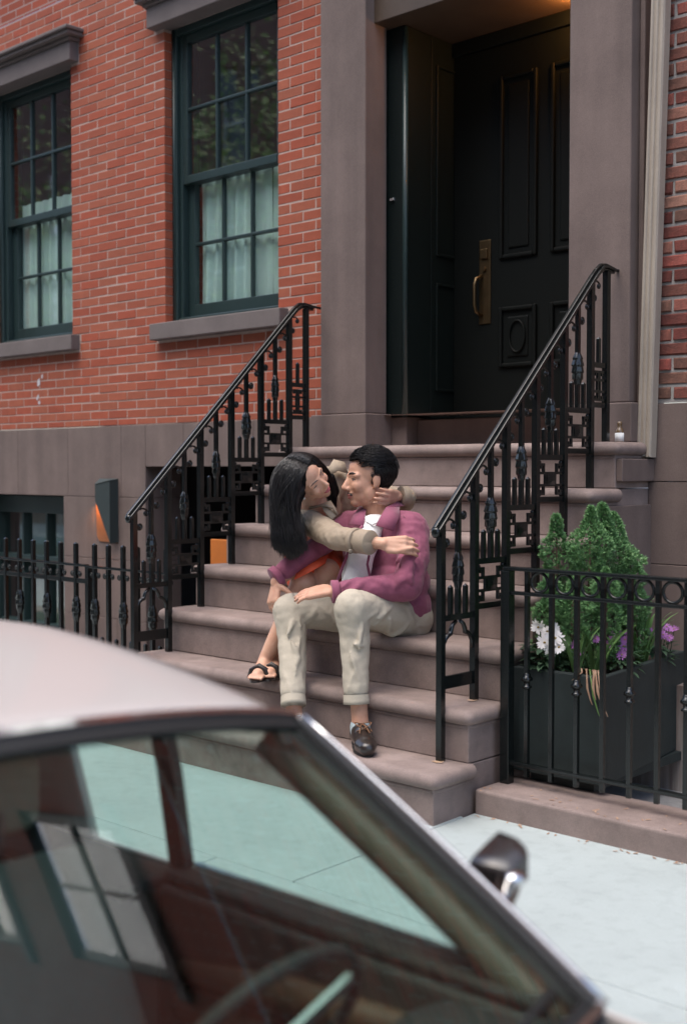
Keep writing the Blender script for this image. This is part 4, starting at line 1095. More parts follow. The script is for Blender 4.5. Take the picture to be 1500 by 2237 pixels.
ld = bpy.data.lights.new('wall_lamp_light', 'POINT'); ld.energy = 3.2; ld.color = (1.0, 0.40, 0.12); ld.shadow_soft_size = 0.012
lo_ = bpy.data.objects.new('wall_lamp_light', ld); COL.objects.link(lo_); lo_.location = (-2.052, -0.050, 1.115)

# vestibule ceiling lamp (hidden by the right pilaster)
cl = thing('ceiling_lamp', 'small warm ceiling lamp under the door soffit', 'lamp', (1.50, 0.36, 3.70))
MB().lathe([(0.07, -0.012), (0.075, -0.008), (0.075, 0.0)], (1.50, 0.36, 3.699), 20).build('base', M['brass'], cl)
MB().lathe([(0.002, -0.075), (0.03, -0.07), (0.05, -0.05), (0.055, -0.02), (0.05, -0.0125)], (1.50, 0.36, 3.699), 20).build('globe', emit('warm_globe', (1.0, 0.45, 0.12), 3.0), cl)
ld = bpy.data.lights.new('ceiling_lamp_light', 'POINT'); ld.energy = 11; ld.color = (1.0, 0.42, 0.12); ld.shadow_soft_size = 0.03
lo_ = bpy.data.objects.new('ceiling_lamp_light', ld); COL.objects.link(lo_); lo_.location = (1.47, 0.345, 3.640)

# small things
M['amber'] = mat('amber', (0.16, 0.10, 0.05), 0.2, coat=0.5); M['paper'] = mat('paper', (0.8, 0.8, 0.78), 0.7)
bo = thing('small_bottle', 'small bottle with a white label on the landing behind the railing post', 'bottle', (1.995, -0.150, ZL))
MB().lathe([(0.019, 0.001), (0.020, 0.004), (0.020, 0.046), (0.017, 0.058), (0.010, 0.066), (0.010, 0.078), (0.011, 0.080), (0.011, 0.092), (0.002, 0.093)], (1.995, -0.150, ZL), 16).build('glass_body', M['amber'], bo)
MB().lathe([(0.0206, 0.004), (0.0206, 0.042)], (1.995, -0.150, ZL), 16).build('label_band', M['paper'], bo)
M['orange'] = mat('orange', (0.58, 0.17, 0.025), 0.6, var=0.3, vscale=4)
ob = MB().box(-0.47, -0.285, -0.43, -0.40, -0.949, 0.915).build('glow_board', M['orange'], None, 0.003); tag(ob, 'bright orange board standing beside the stoop behind the far railing', 'board')  # warm light of the lower doorway, put in as an orange-coloured board

# ------------------------------------------------------------------ across the street
M['far_stone'] = brick_tex('far_brick', (0.22, 0.10, 0.07), (0.17, 0.08, 0.06), (0.25, 0.22, 0.2))
fw = sheet('far_sidewalk', -60, 60, -11.8, -8.6, -0.05, -0.05, M['sidewalk'])
for hi, (x0, x1, hh) in enumerate(((-30, -20.5, 11.0), (-20.4, -12.2, 12.0), (-12.1, -4.2, 10.6), (-4.1, 4.0, 11.4), (4.1, 12.5, 12.2))):
    t = thing('far_house', ('brick house across the street, %s' % ('far down the block', 'third along from opposite the stoop', 'second along from opposite the stoop', 'directly opposite the stoop', 'behind the parked car')[hi]), 'house', ((x0+x1)/2, -11.8, 0))
    holes = [(x0+0.9+2.3*i, x0+0.9+2.3*i+1.1, 1.4+3.1*j, 3.3+3.1*j) for i in range(3) for j in range(3)]
    b = MB(); wall_face(b, x0, x1, -0.05, hh, holes, 0, 0.2)
    b.v = [(x, -11.8-y, z) for x, y, z in b.v]; b.build('wall', M['far_stone'], t)
    MB().box(x0, x1, -19, -11.75, hh, hh+0.3).build('roof', M['trim_stone'], t)
    for (a, c, d, e) in holes:
        f = MB()
        f.box(a, a+0.07, -11.96, -11.88, d, e); f.box(c-0.07, c, -11.96, -11.88, d, e); f.box(a+0.07, c-0.07, -11.96, -11.88, d, d+0.07); f.box(a+0.07, c-0.07, -11.96, -11.88, e-0.07, e); f.box(a+0.07, c-0.07, -11.96, -11.881, (d+e)/2-0.03, (d+e)/2+0.03)
        wo = f.build('window', M['curtain'], t)
        MB().box(a, c, -11.93, -11.925, d, e).build('glazing', M['pane_dark'] if 'pane_dark' in M else M.setdefault('pane_dark', mat('pane_dark', (0.02, 0.025, 0.03), 0.05, spec=0.8)), wo)
def street_tree(x, y, hgt, cr, label, seed):
    t = thing('street_tree', label, 'tree', (x, y, -0.05)); rnd = random.Random(seed)
    tr = MB(); tr.tube([(x, y, -0.05), (x+0.05, y, 1.5), (x-0.05, y+0.05, hgt*0.45), (x, y, hgt*0.75)], [0.17, 0.13, 0.11, 0.05], 10)
    tips = []
    for i in range(12):
        a = rnd.uniform(0, 2*pi); z0 = rnd.uniform(hgt*0.32, hgt*0.62); e = Vector((x+cos(a)*cr*0.75, y+sin(a)*cr*0.75, z0+rnd.uniform(0.6, 2.2)))
        tr.tube([(x, y, z0), (x+cos(a)*cr*0.4, y+sin(a)*cr*0.4, z0+0.5), e], [0.06, 0.04, 0.015], 6); tips.append(e)
    tr.build('trunk', M['bark'], t)
    b = MB()
    for i in range(75):
        c = rnd.choice(tips)+Vector((rnd.gauss(0, cr*0.32), rnd.gauss(0, cr*0.32), rnd.gauss(0.3, 0.8)))
        for k in range(46):
            p = c+Vector((rnd.gauss(0, 0.28), rnd.gauss(0, 0.28), rnd.gauss(0, 0.24))); blade_l = rnd.uniform(0.07, 0.13)
            d = Vector((rnd.uniform(-1, 1), rnd.uniform(-1, 1), rnd.uniform(-0.8, 0.3))).normalized(); s = d.cross(Vector((rnd.random(), rnd.random(), rnd.random()+0.1))).normalized()
            b.add([p, p+d*blade_l*0.5+s*blade_l*0.35, p+d*blade_l, p+d*blade_l*0.5-s*blade_l*0.35], [(0, 1, 2, 3)])
    link_mesh('crown', b.mesh('crown', M['leaf_tree'], org(t), fix=False), t)
M['leaf_tree'] = leafmat('leaf_tree', (0.20, 0.34, 0.07), (0.10, 0.20, 0.045))
street_tree(-8.5, -9.2, 8.0, 2.4, 'leafy street tree across the road, nearest the stoop', 1)
street_tree(-13.0, -9.4, 9.0, 2.7, 'leafy street tree across the road, farther down the block', 2)
street_tree(-18.5, -9.2, 8.5, 2.5, 'leafy street tree across the road, farthest down the block', 3)
# ------------------------------------------------------------------ parked car (faces +X, far side towards the sidewalk)
M['paint'] = mat('paint', (0.50, 0.458, 0.435), 0.38, metal=0.0, coat=0.35, spec=0.4)
M['chrome'] = mat('chrome', (0.72, 0.72, 0.72), 0.12, metal=1.0)
M['spoke'] = mat('spoke', (0.30, 0.31, 0.31), 0.45, metal=0.6)
M['rubber'] = mat('rubber', (0.012, 0.013, 0.013), 0.55)
M['interior'] = mat('interior', (0.030, 0.028, 0.026), 0.7, bump=0.3, bscale=200)
M['trim_brown'] = mat('trim_brown', (0.155, 0.120, 0.085), 0.45, bump=0.15, bscale=120)
M['door_card'] = mat('door_card', (0.05, 0.040, 0.034), 0.7)
M['tan_piping'] = mat('tan_piping', (0.13, 0.055, 0.026), 0.6)
M['seat'] = mat('seat', (0.36, 0.31, 0.25), 0.7, var=0.2, vscale=12, bump=0.3, bscale=140)
M['auto_glass'] = glass('auto_glass', (0.62, 0.79, 0.745), 0.045)
M['side_glass'] = glass('side_glass', (0.88, 0.96, 0.93), 0.03)
M['tail'] = mat('tail', (0.35, 0.02, 0.02), 0.2, coat=0.6); M['lamp_glass'] = mat('lamp_glass', (0.7, 0.7, 0.7), 0.1, coat=1.0)
CY = -4.36; ZR = -0.20
car = thing('parked_car', 'low silver coupe parked at the kerb, its windscreen reflecting the houses', 'car', (3.4, CY, ZR))
XF, XR_ = 5.45, 1.30
WX = (4.78, 2.18); WR = 0.30; WZ = ZR+WR
def ztop(x):
    pts = [(1.30, 0.46), (1.45, 0.545), (1.9, 0.580), (2.4, 0.592), (3.2, 0.600), (3.97, 0.600), (4.4, 0.585), (4.9, 0.545), (5.25, 0.475), (5.45, 0.36)]
    for (a, za), (b_, zb) in zip(pts, pts[1:]):
        if a <= x <= b_: return za+(zb-za)*(x-a)/(b_-a)
    return pts[0][1] if x < 1.3 else pts[-1][1]
def wid(x):
    u = abs((x-3.35)/2.1); return 0.80*(1-0.15*u**3.2)
def side_u(x, z):
    w = wid(x); zt = ztop(x)
    if z > 0.40: k = (z-0.40)/max(zt-0.40, 0.02); return w*(1-0.075*min(1, k)**1.7)
    if z < 0.05: return w*(1-0.06*((0.05-z)/0.15)**2)
    return w
def zbot(x):
    z = -0.04
    for xw in WX:
        d = abs(x-xw)
        if d < 0.345: z = max(z, WZ+sqrt(0.345**2-d*d))
    return z
NXs = 120
for s in (1, -1):
    rows_ = []
    for i in range(NXs+1):
        x = XR_+(XF-XR_)*i/NXs; zt, zb = ztop(x), zbot(x); r = []
        for k in range(13):
            z = zt+(zb-zt)*(k/12); r.append((x, CY+s*side_u(x, z), z))
        rows_.append(r)
    MB().grid(rows_).build('side_panel', M['paint'], car, solid=0.006)
def top_patch(name, x0, x1, crown, n=20, m=12, front=False):
    rows_ = []
    for i in range(n+1):
        x = x0+(x1-x0)*i/n; zt = ztop(x); w = side_u(x, zt); r = []
        for k in range(m+1):
            v = -1+2*k/m; r.append((x, CY+v*w*1.0, zt+crown*(1-v*v)-0.0005))
        rows_.append(r)
    return MB().grid(rows_).build(name, M['paint'], car, solid=0.006)
top_patch('bonnet', 4.10, XF, 0.035); top_patch('boot_lid', XR_, 2.25, 0.02)
for x, nm in ((XF-0.005, 'front_fascia'), (XR_+0.005, 'rear_fascia')):
    rows_ = []
    for k in range(9):
        z = ztop(x)+(-0.04-ztop(x))*k/8; w = side_u(x, z)
        rows_.append([(x+(0.06 if x > 3 else -0.06)*sin(pi*k/8)*(1-v*v), CY+v*w, z) for v in [-1+2*j/12 for j in range(13)]])
    MB().grid(rows_).build(nm, M['paint'], car, solid=0.006)
MB().box(XF+0.01, XF+0.09, CY-0.70, CY+0.70, 0.10, 0.19).build('front_bumper', M['rubber'], car, 0.02); MB().box(XR_-0.09, XR_-0.01, CY-0.70, CY+0.70, 0.12, 0.21).build('rear_bumper', M['rubber'], car, 0.02)
for s in (-1, 1):
    MB().box(XF+0.01, XF+0.035, CY+s*0.52-0.11, CY+s*0.52+0.11, 0.235, 0.315).build('headlight', M['lamp_glass'], car, 0.012)
    MB().box(XR_-0.035, XR_-0.01, CY+s*0.5-0.15, CY+s*0.5+0.15, 0.27, 0.36).build('tail_light', M['tail'], car, 0.01)
# wheels
tyre = [(0.19, -0.09), (0.265, -0.10), (0.292, -0.085), (0.30, -0.05), (0.30, 0.05), (0.292, 0.085), (0.265, 0.10), (0.19, 0.09)]
rim = [(0.02, -0.06), (0.05, -0.065), (0.08, -0.04), (0.15, -0.035), (0.175, -0.06), (0.188, -0.085), (0.19, 0.08), (0.02, 0.07)]
Rx = Matrix.Rotation(pi/2, 4, 'X')
for xw in WX:
    for s in (-1, 1):
        w = link_mesh('wheel', MB().lathe(tyre, n=36).xf(Rx).mesh('wheel', M['rubber']), car, (xw, CY+s*0.685, WZ))
        r = link_mesh('rim', MB().lathe(rim, n=30, fn=lambda a, z: 1.0).xf(Rx if s < 0 else Matrix.Rotation(-pi/2, 4, 'X')).mesh('rim', M['chrome']), w, (xw, CY+s*0.685, WZ))
MB().box(1.5, 5.3, CY-0.70, CY+0.70, -0.06, -0.02).build('floor_pan', M['interior'], car)
for xw in WX:
    MB().box(xw-0.34, xw+0.34, CY-0.52, CY+0.52, -0.02, 0.42).build('wheel_well', M['interior'], car)

# greenhouse curves; v runs 0 (far side) .. 1 (near side)
def Yv(yh, v): return CY+yh*(1-2*v)
def header(v): b_ = sin(pi*v); return Vector((3.50+0.055*b_, Yv(0.654, v), 0.930+0.068*b_**0.8))
def cowl(v): b_ = sin(pi*v); return Vector((3.985+0.115*b_, Yv(0.745, v), 0.592+0.030*b_))
def screen(u, v):
    p = header(v).lerp(cowl(v), u); bow = 4*u*(1-u)
    return p+Vector((0.0, 0, -0.004))*bow+Vector((0, (0.012 if v < 0.5 else -0.012)*abs(1-2*v)*bow, 0))
def bars(b, pts, w, t, nrm):
    """a continuous strip: rectangular section swept along points"""
    pts = [Vector(p) for p in pts]; rows_ = []
    for i, p in enumerate(pts):
        d = (pts[min(i+1, len(pts)-1)]-pts[max(i-1, 0)]).normalized(); n_ = nrm(i) if callable(nrm) else Vector(nrm)
        n_ = (n_-d*n_.dot(d)).normalized(); s_ = d.cross(n_).normalized()
        rows_.append([p-s_*w/2-n_*t/2, p+s_*w/2-n_*t/2, p+s_*w/2+n_*t/2, p-s_*w/2+n_*t/2])
    b.grid(rows_, smooth=False, closed=True); b.add(rows_[0], [(0, 1, 2, 3)]); b.add(rows_[-1], [(3, 2, 1, 0)]); return b
rows_ = [[screen(0.03+0.955*i/16, 0.022+0.956*k/22) for k in range(23)] for i in range(17)]
ws = link_mesh('windscreen', MB().grid(rows_).mesh('windscreen', M['auto_glass'], org(car)), car)
NU = Vector((0.65, 0, 0.76))
# screen surround: black gasket, bright moulding
for nm, mt, off, w, lift in (('gasket', 'rubber', 0.0, 0.030, 0.004), ('screen_moulding', 'chrome', -0.020, 0.010, 0.010)):
    b = MB()
    bars(b, [screen(0.022+off, v)+NU*lift for v in [0.004+i*0.992/30 for i in range(31)]], w, 0.010, NU)
    for v0, s in ((0.012+off*0.25, 1), (0.988-off*0.25, -1)):
        bars(b, [screen(u, v0)+NU*lift+Vector((0, 0.006*s, 0)) for u in [0.02+i*0.96/16 for i in range(17)]], w*0.8, 0.010, NU+Vector((0, 0.5*s, 0)))
    bars(b, [screen(0.985-off*0.5, v)+NU*lift for v in [0.004+i*0.992/30 for i in range(31)]], w, 0.010, NU)
    b.build(nm, M[mt], car)
# roof
def roof(u, v):
    """u 0 = header, 1 = rear"""
    h = header(v); x = h.x-u*1.15; e = abs(1-2*v)
    y = Yv(0.654+0.012*sin(pi*u), v); z = h.z+(0.050+0.045*e**2)*sin(pi*min(1, u*0.62+0.0))**0.75*(1)-0.10*max(0, u-0.55)**1.5
    z -= 0.010*e**8
    return Vector((x, y, z))
rows_ = [[roof(i/18, k/24) for k in range(25)] for i in range(19)]
MB().grid(rows_).build('roof', M['paint'], car, solid=0.008)
rows_ = [[roof(0.02+0.96*i/10, 0.03+0.94*k/14)-Vector((0, 0, 0.03)) for k in range(15)] for i in range(11)]
MB().grid(rows_).build('headliner', M['trim_brown'], car)
def rear_base(v): return Vector((1.98-0.06*sin(pi*v), Yv(0.66, v), 0.592+0.02*sin(pi*v)))
rows_ = [[roof(1, k/16).lerp(rear_base(k/16), 0.02+0.96*i/8)+Vector((-0.02, 0, 0.02))*sin(pi*i/8) for k in range(17)] for i in range(9)]
link_mesh('rear_window', MB().grid(rows_).mesh('rear_window', M['auto_glass'], org(car)), car)
for s, v0 in ((1, 0.0), (-1, 1.0)):
    far = v0 == 0.0
    ap = [screen(u, v0)+Vector((-0.012, 0.012*s, -0.012)) for u in [i/12 for i in range(13)]]
    b = MB(); b.tube(ap, [0.020]*13, 10, True, 1.0); po = b.build('front_pillar', M['paint'], car)
    b = MB(); b.tube([p+Vector((-0.035, -0.020*s, -0.024)) for p in ap], [0.030]*13, 10); b.build('pillar_trim', M['trim_brown'], po)
    b = MB(); b.tube([p+Vector((0.004, 0.021*s, 0.010)) for p in ap], 0.005, 6); b.build('drip_moulding', M['chrome'], po)
    # roof rail, rear pillar, centre pillar
    rr = [roof(u, v0)+Vector((0, 0.004*s, -0.020)) for u in [i/14 for i in range(15)]]
    MB().tube(rr, 0.018, 8).build('roof_rail', M['paint'], car)
    MB().tube([p+Vector((0, 0.014*s, 0.004)) for p in rr], 0.005, 6).build('drip_rail', M['chrome'], car)
    cp = [roof(1, v0)+Vector((0, 0, -0.02)), roof(1, v0).lerp(Vector((2.02, CY+0.70*s, 0.59)), 0.5)+Vector((0, 0.02*s, 0.02)), Vector((2.02, CY+0.70*s, 0.585))]
    MB().tube(cp, [0.03, 0.05, 0.075], 10).build('rear_pillar', M['paint'], car)
    bp_ = [Vector((3.155, CY+0.655*s, 0.955)), Vector((3.145, CY+0.70*s, 0.78)), Vector((3.135, CY+0.735*s, 0.60))]
    b = MB(); bars(b, bp_, 0.045, 0.022, Vector((0, s, 0))); b.build('centre_pillar', M['rubber'], car)
    rows_ = []
    for i in range(9):
        t = i/8; x = 2.02+(2.86-2.02)*t; zt = min(0.955, 0.62+(x-2.02)*0.52)
        rows_.append([Vector((x, CY+s*(0.742-0.092*((0.590+(zt-0.590)*k/4)-0.60)/0.35), 0.590+(zt-0.590)*k/4)) for k in range(5)])
    MB().grid(rows_).build('rear_quarter', M['paint'], car, solid=0.02)
    # door: outer skin is the side panel; inner card, sill ledge, glass
    b = MB(); b.box(3.14, 3.93, min(CY+s*0.690, CY+s*0.742), max(CY+s*0.690, CY+s*0.742), 0.586, 0.604)
    do = b.build('door', M['door_card'], car, 0.006)
    b = MB(); b.box(3.14, 3.95, min(CY+s*0.672, CY+s*0.694), max(CY+s*0.672, CY+s*0.694), 0.06, 0.585); b.build('door_inner', M['door_card'], do, 0.01)
    MB().box(3.16, 3.90, min(CY+s*0.742, CY+s*0.752), max(CY+s*0.742, CY+s*0.752), 0.600, 0.612).build('sill_strip', M['chrome'], do, 0.003)
    MB().tube([(3.22, CY+s*0.664, 0.46), (3.5, CY+s*0.650, 0.50), (3.80, CY+s*0.664, 0.52)], [0.018, 0.030, 0.020], 8).build('armrest', M['tan_piping'], do)
    MB().tube([(3.22, CY+s*0.668, 0.40), (3.80, CY+s*0.668, 0.43)], [0.03, 0.022], 8).build('door_pocket', M['tan_piping'], do)
    MB().box(3.20, 3.32, min(CY+s*0.802, CY+s*0.815), max(CY+s*0.802, CY+s*0.815), 0.47, 0.495).build('handle', M['chrome'], do, 0.004)
    g0 = [Vector((3.165, CY+0.735*s, 0.606)), Vector((3.90, CY+0.735*s, 0.606))]
    rows_ = []
    for i in range(9):
        t = i/8; x = 3.165+(3.90-3.165)*t
        u_ = max(0, (x-3.50)/(3.985-3.50)); zt = 0.945 if x < 3.47 else (screen(min(1, u_), v0).z-0.022); zt = max(zt, 0.612)
        rows_.append([Vector((x, CY+s*(0.738-0.085*((0.606+(zt-0.606)*k/5)-0.60)/0.35), 0.606+(zt-0.606)*k/5)) for k in range(6)])
    link_mesh('window', MB().grid(rows_).mesh('window', M['side_glass'], org(do)), do)
    rows_ = []
    for i in range(7):
        t = i/6; x = 2.78+(3.12-2.78)*t; zt = min(0.945, 0.66+(x-2.78)*1.6)
        rows_.append([Vector((x, CY+s*(0.735-0.085*((0.606+(zt-0.606)*k/4)-0.60)/0.35), 0.606+(zt-0.606)*k/4)) for k in range(5)])
    link_mesh('quarter_window', MB().grid(rows_).mesh('quarter_window', M['side_glass'], org(car)), car)
    MB().box(2.05, 3.13, min(CY+s*0.60, CY+s*0.742), max(CY+s*0.60, CY+s*0.742), 0.57, 0.592).build('rear_shelf', M['door_card'], car, 0.004)
    # door mirror
    mx = MB(); mc = Vector((3.722, CY+s*0.885, 0.694))
    sec = []
    for i, (dx, sc) in enumerate(((-0.030, 0.94), (-0.027, 1.0), (0.004, 0.94), (0.026, 0.74), (0.036, 0.55), (0.038, 0.50))):
        sec.append([mc+Vector((dx, s*0.047*sc*cx*(1.0 if cx*1 > 0 else 0.85), 0.042*sc*cz*(1.0 if cz > 0 else 1.15)*(0.72+0.28*cx)+0.004*cx)) for cx, cz in
                    [(max(-1, min(1, 1.35*cos(t))), max(-1, min(1, 1.35*sin(t)))) for t in [2*pi*k/20 for k in range(20)]]])
    mx.grid(sec, closed=True); mx.add(sec[0], [tuple(range(20))]); mx.add(sec[-1], [tuple(reversed(range(20)))])
    mo = mx.build('door_mirror', mat('mirror_shell', (0.018, 0.015, 0.015), 0.25, coat=0.5) if 'mirror_shell' not in M else M['mirror_shell'], car)
    MB().tube([(3.80, CY+s*0.735, 0.622), (3.775, CY+s*0.80, 0.650), (3.755, CY+s*0.855, 0.680)], [0.022, 0.020, 0.024], 10).build('mirror_arm', M['chrome'], mo)
    MB().ball((3.768, CY+s*0.862, 0.692), (0.016, 0.022, 0.013), 12, 8).build('mirror_cap', M['chrome'], mo)
# interior
dash = MB(); rows_ = []
for i, (dx, dz) in enumerate(((0.02, -0.012), (-0.10, -0.020), (-0.22, -0.030), (-0.27, -0.055), (-0.28, -0.12), (-0.22, -0.20), (-0.20, -0.40))):
    rows_.append([cowl(0.02+0.96*k/12)+Vector((dx, 0, dz)) for k in range(13)])
dash.grid(rows_).build('dashboard', M['interior'], car, solid=0.01)
for s, nm in ((1, 'driver'), (-1, 'passenger')):
    yc = CY+s*0.33
    rows_ = []
    for i in range(9):
        t = i/8; zc = 0.17+0.52*t; xc = 3.34-0.20*t; hw = 0.235*(1-0.20*t**3); th = 0.055*(1-0.3*t)
        rows_.append([Vector((xc+th*cos(a)*(1.0), yc+hw*(abs(sin(a))**0.6)*(1 if sin(a) >= 0 else -1), zc+0.02*cos(a))) for a in [2*pi*k/20 for k in range(20)]])
    b = MB().grid(rows_, closed=True); b.add(rows_[-1], [tuple(range(20))]); b.add(rows_[0], [tuple(range(20))])
    so = b.build('seat', M['seat'], car)
    MB().box(3.28, 3.60, yc-0.235, yc+0.235, 0.06, 0.20).build('seat_cushion', M['seat'], so, 0.05, 4)
    MB().box(3.08, 3.16, yc-0.11, yc+0.11, 0.735, 0.865).build('headrest', M['seat'], so, 0.035, 4)
# steering wheel on the sidewalk side
sc_ = Vector((3.68, CY+0.40, 0.555)); nrm = Vector((-0.86, 0, 0.51)); _, a_, b_ = frame(nrm)
b = MB(); b.tube([sc_+a_*0.175*cos(t)+b_*0.175*sin(t) for t in [2*pi*i/40 for i in range(41)]], 0.010, 8, False); sw = b.build('steering_wheel', M['interior'], car)
b = MB()
for t in (pi/6, pi-pi/6, -pi/2): bars(b, [sc_-nrm*0.015, sc_+(a_*cos(t)+b_*sin(t))*0.180], 0.030, 0.008, nrm)
b.build('spokes', M['spoke'], sw); MB().ball(sc_-nrm*0.01, (0.035, 0.045, 0.045), 12, 8).build('hub', M['interior'], sw)
MB().tube([sc_-nrm*0.02, sc_-nrm*0.25], 0.03, 10).build('steering_column', M['interior'], car)
MB().box(3.555, 3.575, CY-0.11, CY+0.11, 0.865, 0.915).build('rear_view_mirror', M['interior'], car, 0.008)
# wipers
for y0 in (-0.35, 0.25):
    p0 = cowl(0.5-y0/1.5)+Vector((0.01, 0, 0.02)); 
    pts = [screen(0.96-0.06*i/4, 0.5-(y0+0.42*i/4)/1.5)+NU*0.016 for i in range(5)]
    MB().tube([p0]+pts, 0.006, 6).build('wiper', M['rubber'], car)
# ------------------------------------------------------------------ the couple
FW = Vector((-sin(YAW)*cos(PITCH), cos(YAW)*cos(PITCH), sin(PITCH))); RT = Vector((cos(YAW), sin(YAW), 0)); UPV = RT.cross(FW)
def at(px, py, dep):
    """a joint measured in the photograph, set at its real distance"""
    return CAM + FW*dep + RT*((px-750)/FPX*dep) + UPV*(-(py-1120.7)/FPX*dep)
def cv(r, u, t): return (RT*r + UPV*u - FW*t)          # direction: right, up, towards the viewer
M['skin_m'] = mat('skin_m', (0.60, 0.350, 0.243), 0.5, var=0.22, vscale=22, col2=(0.50, 0.26, 0.175), sss=0.12, bump=0.1, bscale=250, spec=0.35)
M['skin_f'] = mat('skin_f', (0.66, 0.405, 0.295), 0.48, var=0.2, vscale=22, col2=(0.57, 0.31, 0.21), sss=0.12, bump=0.08, bscale=250, spec=0.35)
M['hair_black'] = mat('hair_black', (0.012, 0.011, 0.012), 0.36, spec=0.6, bump=0.3, bscale=300)
M['hair_matte'] = mat('hair_matte', (0.008, 0.008, 0.008), 0.85, spec=0.15)
M['jacket'] = mat('jacket', (0.295, 0.080, 0.140), 0.85, var=0.25, vscale=16, col2=(0.22, 0.058, 0.104), bump=0.35, bscale=220, bdist=0.0012, sheen=0.15, grain=0.10, gscale=600)
M['trench'] = mat('trench', (0.37, 0.295, 0.215), 0.75, var=0.2, vscale=14, bump=0.3, bscale=240, bdist=0.001, grain=0.07, gscale=600)
M['trousers'] = mat('trousers', (0.50, 0.445, 0.355), 0.9, var=0.15, vscale=16, bump=0.4, bscale=260, bdist=0.0012, grain=0.09, gscale=500)
M['tshirt'] = mat('tshirt', (0.78, 0.79, 0.78), 0.9, bump=0.3, bscale=60, bdist=0.002)
M['dress'] = mat('dress', (0.80, 0.115, 0.045), 0.7, var=0.15, vscale=20)
M['leather'] = mat('leather', (0.022, 0.016, 0.014), 0.30, bump=0.2, bscale=120, coat=0.3)
M['lace'] = mat('lace', (0.20, 0.095, 0.045), 0.7)
M['sock'] = mat('sock', (0.42, 0.50, 0.52), 0.9, bump=0.3, bscale=300)
M['lip'] = mat('lip', (0.42, 0.15, 0.13), 0.45); M['lip_f'] = mat('lip_f', (0.50, 0.13, 0.14), 0.4)
M['eye_white'] = mat('eye_white', (0.75, 0.72, 0.70), 0.25); M['iris'] = mat('iris', (0.02, 0.012, 0.01), 0.15)
M['stubble'] = mat('stubble', (0.05, 0.035, 0.03), 0.8); M['pearl'] = mat('pearl', (0.8, 0.78, 0.74), 0.2, coat=0.5)
TEX = {}
def clouds(sc):
    if sc not in TEX:
        t = bpy.data.textures.new('folds', 'CLOUDS'); t.noise_scale = sc; t.noise_depth = 2; TEX[sc] = t
    return TEX[sc]
def skinned(name, mb, m, parent, voxel=0.006, smooth=6, disp=(), fac=0.5):
    """closed shapes fused into one continuous surface"""
    o = link_mesh(name, mb.mesh(name, m, org(parent)), parent)
    r = o.modifiers.new('fuse', 'REMESH'); r.mode = 'VOXEL'; r.voxel_size = voxel; r.use_smooth_shade = True
    if smooth:
        s = o.modifiers.new('smooth', 'SMOOTH'); s.factor = fac; s.iterations = smooth
    for sc, st in disp:
        d = o.modifiers.new('folds', 'DISPLACE'); d.texture = clouds(sc); d.strength = st; d.mid_level = 0.5; d.texture_coords = 'LOCAL'
    if disp:
        s = o.modifiers.new('smooth2', 'SMOOTH'); s.factor = 0.4; s.iterations = 1
    return o
def limb(mb, pts, rs, n=16):
    for (p, q, a, b_) in zip(pts, pts[1:], rs, rs[1:]): mb.capsule(p, q, a, b_, n, 6)
def ridges(mb, p, q, r0, r1, k, amp=0.006, seed=0, lean=0.5, arc=1.6, facing=None):
    """cloth folds: thin curved welts lying across a limb"""
    rnd = random.Random(seed); p, q = Vector(p), Vector(q); d, a, b_ = frame(q-p)
    f = (facing if facing is not None else -FW); f = (f-d*f.dot(d)).normalized(); g = d.cross(f)
    for i in range(k):
        t = (i+rnd.uniform(0.1, 0.9))/k; r = r0+(r1-r0)*t; th0 = rnd.uniform(-0.6, 0.6); ar = rnd.uniform(0.5, 1.0)*arc; ln = rnd.uniform(-lean, lean)
        pts = []; rs = []
        for j in range(9):
            u = j/8-0.5; th = th0+ar*u
            pts.append(p.lerp(q, t)+d*(ln*r*u*2)+(f*cos(th)+g*sin(th))*(r-0.002)); rr_ = max(0.002, amp*2.4*(1-(2*u)**2)**0.7); rs.append(rr_); pts[-1] -= (f*cos(th)+g*sin(th))*(rr_*0.62)
        mb.tube(pts, rs, 7)
